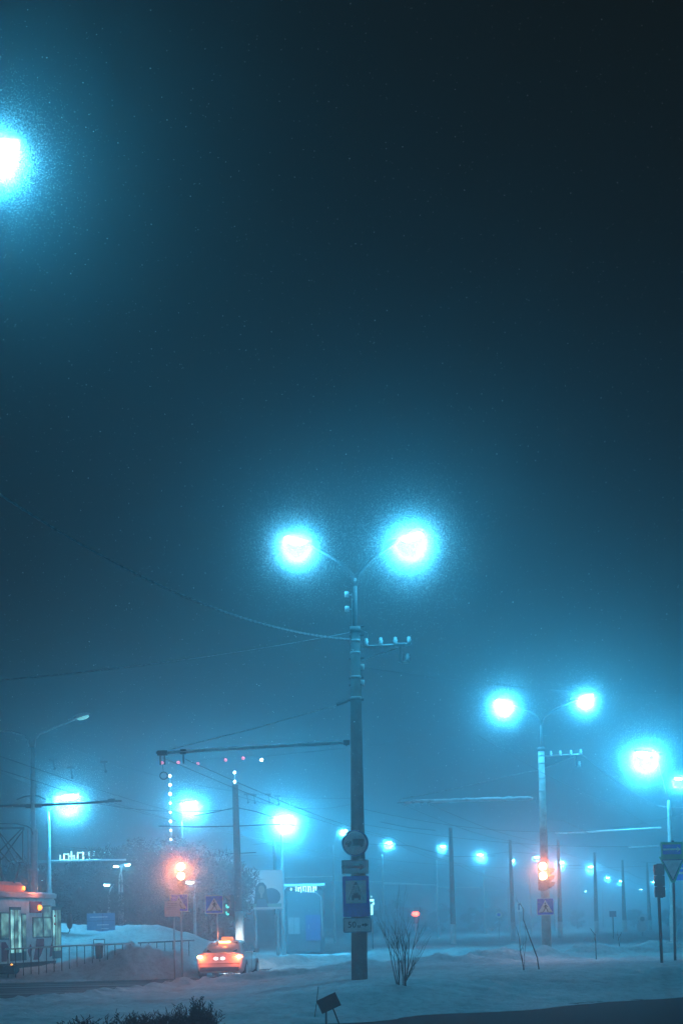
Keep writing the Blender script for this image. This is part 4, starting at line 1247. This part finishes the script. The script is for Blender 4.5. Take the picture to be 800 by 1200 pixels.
# tilted board in the foreground
Dn = 27.
c = at(385, 1175.5, Dn)
t = thing('small_board', 'small dark tilted board on two stakes in the foreground snow', 'board', (c.x, Dn, G(c.x, Dn, False)))
an = math.radians(24)
ux = V((math.cos(an), 0, math.sin(an))); uz = V((-math.sin(an), 0, math.cos(an)))
m = MB(); m.prism(rect(.395, .27), c, .03, ux, uz); m.build('board', 'rust_board', t)
m = MB(); m.tube([c + V((.06, .04, -.05)), at(403, 1215, Dn)], .014, 6); m.build('stake', 'rust_board', t)
m = MB(); m.tube([c + V((-.05, .04, -.05)), at(382, 1215, Dn)], .018, 6); m.build('stake', 'rust_board', t)
m = MB(); m.tube([at(368.5, 1192, Dn), at(371, 1175, Dn), at(373, 1156, Dn)], .007, 5); m.build('rod', 'rust_board', t)
# dry grass in the foreground
def grass_clump(m, x, y, h, n, rg, w=.25):
    for k in range(n):
        bx = x + rg.gauss(0, w); by = y + rg.gauss(0, .2)
        hh = h * rg.uniform(.6, 1.1); lx, ly = rg.gauss(0, .12), rg.gauss(0, .12)
        p0 = V((bx, by, -.12)); p1 = V((bx + lx * .4, by + ly * .4, hh * .6)); p2 = V((bx + lx, by + ly, hh))
        m.tube([p0, p1, p2], [.006, .005, .003], 3, cap=False)
        for j in range(9):                     # seed head
            q = p1.lerp(p2, .2 + .8 * j / 8) + V((rg.gauss(0, .02), rg.gauss(0, .02), 0))
            e = q + V((rg.gauss(0, .035), rg.gauss(0, .03), rg.uniform(.02, .07)))
            m.tube([q, e], [.007, .004], 3, cap=False)
rg = random.Random(21); m = MB()
for i in range(34):
    u = rg.uniform(66, 222); Dg = rg.uniform(21.5, 23.5)
    vtop = 1199 - 8 * sm(80, 170, u) + rg.uniform(-3, 8)
    p = at(u, vtop, Dg); grass_clump(m, p.x, Dg, max(.2, p.z), 14, rg, .16)
tag(m.build('dry_grass', 'dry_stalk'), 'dark dry grass heads along the bottom left edge', 'grass', kind='stuff')
m = MB(); rg = random.Random(5)
for i in range(8):
    u = 224 + rg.uniform(0, 18); p = at(u, 1176 + abs(u - 228) * .8, 22.5); grass_clump(m, p.x, 22.5, p.z * rg.uniform(.9, 1.05), 18, rg, .05)
tag(m.build('dry_weed', 'dry_stalk', origin=at(233, 1240, 22.5)), 'tallest dry weed clump at the bottom, right end of the dark grass', 'plant')

# ------------------------------------------------------------------ trees
def tree_parts(seed, H=9.5, R=3.6, n=11000):
    rg = random.Random(seed)
    tr_ = MB(); tr_.tube([(0, 0, -.3), (rg.uniform(-.1, .1), 0, H * .3), (rg.uniform(-.3, .3), 0, H * .6)], [.22, .16, .09], 7)
    tips = []
    for i in range(14):
        z = H * rg.uniform(.2, .55); a = rg.uniform(0, 2 * PI); L = H * rg.uniform(.28, .45)
        d = V((math.cos(a), math.sin(a), rg.uniform(.5, 1.4))).normalized()
        e = V((0, 0, z)) + d * L
        tr_.tube([(0, 0, z), V((0, 0, z)).lerp(e, .5) + V((0, 0, .15)), e], [.08, .05, .02], 5)
        tips.append(e)
    cl = []
    for e in tips: cl.append((e, R * rg.uniform(.26, .42)))
    for i in range(26):
        a = rg.uniform(0, 2 * PI); rr = R * math.sqrt(rg.random()) * .8; z = H * rg.uniform(.10, .93)
        rr *= math.sqrt(max(.05, 1 - ((z / H - .55) / .47) ** 2))
        cl.append((V((rr * math.cos(a), rr * math.sin(a), z)), R * rg.uniform(.2, .38)))
    cr = MB(); vs = []; fs = []
    for i in range(n):
        c, r = rg.choice(cl)
        d = V((rg.gauss(0, 1), rg.gauss(0, 1), rg.gauss(0, 1))).normalized() * r * rg.random() ** .45
        p = c + d
        a = V((rg.gauss(0, 1), rg.gauss(0, 1), rg.gauss(0, 1) + .6)).normalized() * rg.uniform(.25, .6)
        b = a.orthogonal().normalized() * rg.uniform(.02, .05)
        k = len(vs); vs += [p - b, p + b, p + a]; fs.append((k, k + 1, k + 2))
    cr.add(vs, fs)
    return tr_, cr
protos = []
def tree(x, y, sc, kind, label, group):
    if kind >= len(protos):
        pass
    gz = G(x, y, False)
    t = thing('bare_tree', label, 'tree', (x, y, gz), group)
    t.scale = (sc[0], sc[0], sc[1]); t.rotation_euler = (0, 0, rnd.uniform(0, 6))
    if protos[kind][0] is None:
        a, b = tree_parts(40 + kind)
        tk = a.build('trunk', 'bark', None, origin=V((0, 0, 0))); cr = b.build('crown', 'twig', None, origin=V((0, 0, 0)))
        protos[kind][0], protos[kind][1] = tk, cr
    else:
        tk = protos[kind][0].copy(); cr = protos[kind][1].copy(); COL.objects.link(tk); COL.objects.link(cr)
    tk.parent = t; cr.parent = t
protos = [[None, None], [None, None], [None, None]]
spots = []
for i, (u, vt, D) in enumerate([(a_, b_, c_ * .61) for a_, b_, c_ in [(4, 1016, 150), (30, 1010, 160), (58, 1022, 145), (84, 1024, 140), (108, 1016, 150), (122, 1000, 138), (144, 996, 142), (152, 1006, 130), (170, 990, 138), (188, 987, 144), (207, 987, 136), (222, 992, 142), (236, 997, 135), (250, 1004, 142), (176, 1015, 128), (210, 1012, 130), (246, 1018, 130),
                                (130, 1022, 128)]]):
    h = at(u, vt, D).z - G(uat(u, D), D, False)
    names = ['at the left edge behind the current collector', 'behind the unlit lamp post', 'just right of the white lamp post', 'under the left end of the roof lettering', 'under the middle of the roof lettering', 'under the right end of the roof lettering',
             'directly behind the two faint park lamps', 'right behind the tiny park lamp, in the front row', 'left of the string of light dots', 'crowned by the string of light dots', 'right behind the left traffic light', 'just right of the left traffic light', 'further right of the left traffic light', 'last one of the dark trees, by the nearest dark mast',
             'low one in front, above the short railing', 'low one in front, behind the notice board', 'low one in front, behind the clear crossing sign', 'low one in front, above the blue board']
    tree(uat(u, D), D, (max(.75, h / 10.), h / 9.2), i % 3, 'dark bare tree ' + names[i], 'dark trees behind the snow bank')
for i, (u, vt, D) in enumerate([(350, 1058, 220), (436, 1062, 230), (462, 1058, 240), (490, 1064, 225), (512, 1062, 240), (556, 1066, 260), (576, 1064, 250), (618, 1066, 270), (676, 1068, 280), (742, 1066, 280), (786, 1062, 260)]):
    h = at(u, vt, D).z
    names = ['behind the kiosk', 'beside the neon column', 'right of the neon column', 'behind the far red traffic light', 'left of the dark mast right of centre', 'right of that mast under the bright lamp', 'behind the tiny round pale sign', 'left behind the right traffic light', 'between the masts right of the right traffic light', 'behind the pair of far white round signs', 'behind the yield sign']
    tree(uat(u, D), D, (h / 6.5, h / 9.2), i % 3, 'faint far tree ' + names[i], 'faint far trees in the haze')

# ------------------------------------------------------------------ falling snow, plus flake clusters that form the lamp halos
def flake(vs, fs, p, r, rg):
    a = V((rg.gauss(0, 1), rg.gauss(0, 1), rg.gauss(0, 1))).normalized(); b = a.orthogonal().normalized()
    k = len(vs); vs += [p + a * r, p - a * r * .5 + b * r * .87, p - a * r * .5 - b * r * .87]; fs.append((k, k + 1, k + 2))
rg = random.Random(99)
vs = []; fs = []
for i in range(16000):
    Y = rg.uniform(7, 70); u = rg.uniform(-60, 860); v = rg.uniform(-20, 1150)
    p = at(u, v, Y)
    if p.z > 15.5 or p.z < .3: continue
    flake(vs, fs, p, rg.uniform(.003, .006) * (.6 + Y / 50), rg)
def halo_flakes(u, v, D, n, R, rf):  # flakes packed around a lamp to stand in for its glow
    c = at(u, v, D) - V((0, 0, .15 * R))
    for i in range(n):
        d = V((rg.gauss(0, 1), rg.gauss(0, 1), rg.gauss(0, 1))).normalized()
        r = min(2.6 * R, .26 * R - R * .34 * math.log(1 - rg.random() * .999))
        flake(vs, fs, c + V((d.x * r * .95, d.y * r, d.z * r)), rf * rg.uniform(.7, 1.2), rg)
halo_flakes(348, 632, D1, 60000, 1.3, .0062)
halo_flakes(480, 628, D1, 85000, 1.5, .0062)
halo_flakes(590, 822, D2, 26000, 1.4, .0095)
halo_flakes(685, 816, D2, 18000, 1.2, .0095)
halo_flakes(755, 882, D3, 40000, 2.6, .013)
halo_flakes(80, 932, 72., 22000, 2.2, .013)
halo_flakes(222, 940, 90., 22000, 2.2, .013)
halo_flakes(333, 957, 92., 28000, 2.4, .014)
halo_flakes(211.5, 1022, 54.7, 50000, 1.8, .0062)
halo_flakes(635, 1022, D2 - 1.7, 50000, 2.0, .0068)
for u_, v_, R_ in ((455, 987, 1.7), (518, 991, 1.5), (563, 1001, 2.3), (656, 1010, 2.2), (692, 1015, 2.5), (402, 973, 1.2), (600, 1008, 1.3), (711, 1028, 2.2), (727, 1032, 2.4), (795, 912, 1.6)):
    halo_flakes(u_, v_, lamp_D(u_, v_), 6000, R_, .010 + .006 * R_)
halo_flakes(-3, 172, D0, 70000, .70, .0030)
m = MB(); m.add(vs, fs)
tag(m.build('snow_and_halo_flakes', 'flake'), 'fine falling snow flakes, with dense clusters added to build the lamp halos', 'snow', kind='stuff')

# ------------------------------------------------------------------ haze
hz = MB()
X0, X1, Y0, Y1, Z0, Z1 = -260, 260, -25, 560, -2.2, 13.6
hz.add([(x, y, z) for x in (X0, X1) for y in (Y0, Y1) for z in (Z0, Z1)], [(0, 1, 3, 2), (4, 6, 7, 5), (0, 4, 5, 1), (2, 3, 7, 6), (0, 2, 6, 4), (1, 5, 7, 3)])
hm = bpy.data.materials.new('haze'); n, l = nodes_of(hm); n.clear()
o = n.new('ShaderNodeOutputMaterial'); p = n.new('ShaderNodeVolumePrincipled'); l.new(p.outputs[0], o.inputs['Volume'])
p.inputs['Density'].default_value = .0056
p.inputs['Color'].default_value = (.70, .88, .97, 1)
p.inputs['Anisotropy'].default_value = .86
tag(hz.build('haze', hm), kind='stuff')

# ------------------------------------------------------------------ world and render settings
w = bpy.data.worlds.new('World'); S.world = w; w.use_nodes = True
n, l = w.node_tree.nodes, w.node_tree.links
bg = n['Background']
bg.inputs[0].default_value = (.0048, .0066, .0064, 1); bg.inputs[1].default_value = 1.
vs_ = S.view_settings
vs_.view_transform = 'Standard'; vs_.look = 'None'; vs_.exposure = 0; vs_.gamma = 1; vs_.use_curve_mapping = False
c = S.cycles
c.use_denoising = True
c.max_bounces = 4; c.diffuse_bounces = 2; c.glossy_bounces = 2; c.volume_bounces = 1; c.transparent_max_bounces = 4
c.sample_clamp_indirect = 3; c.sample_clamp_direct = 0
c.caustics_reflective = False; c.caustics_refractive = False
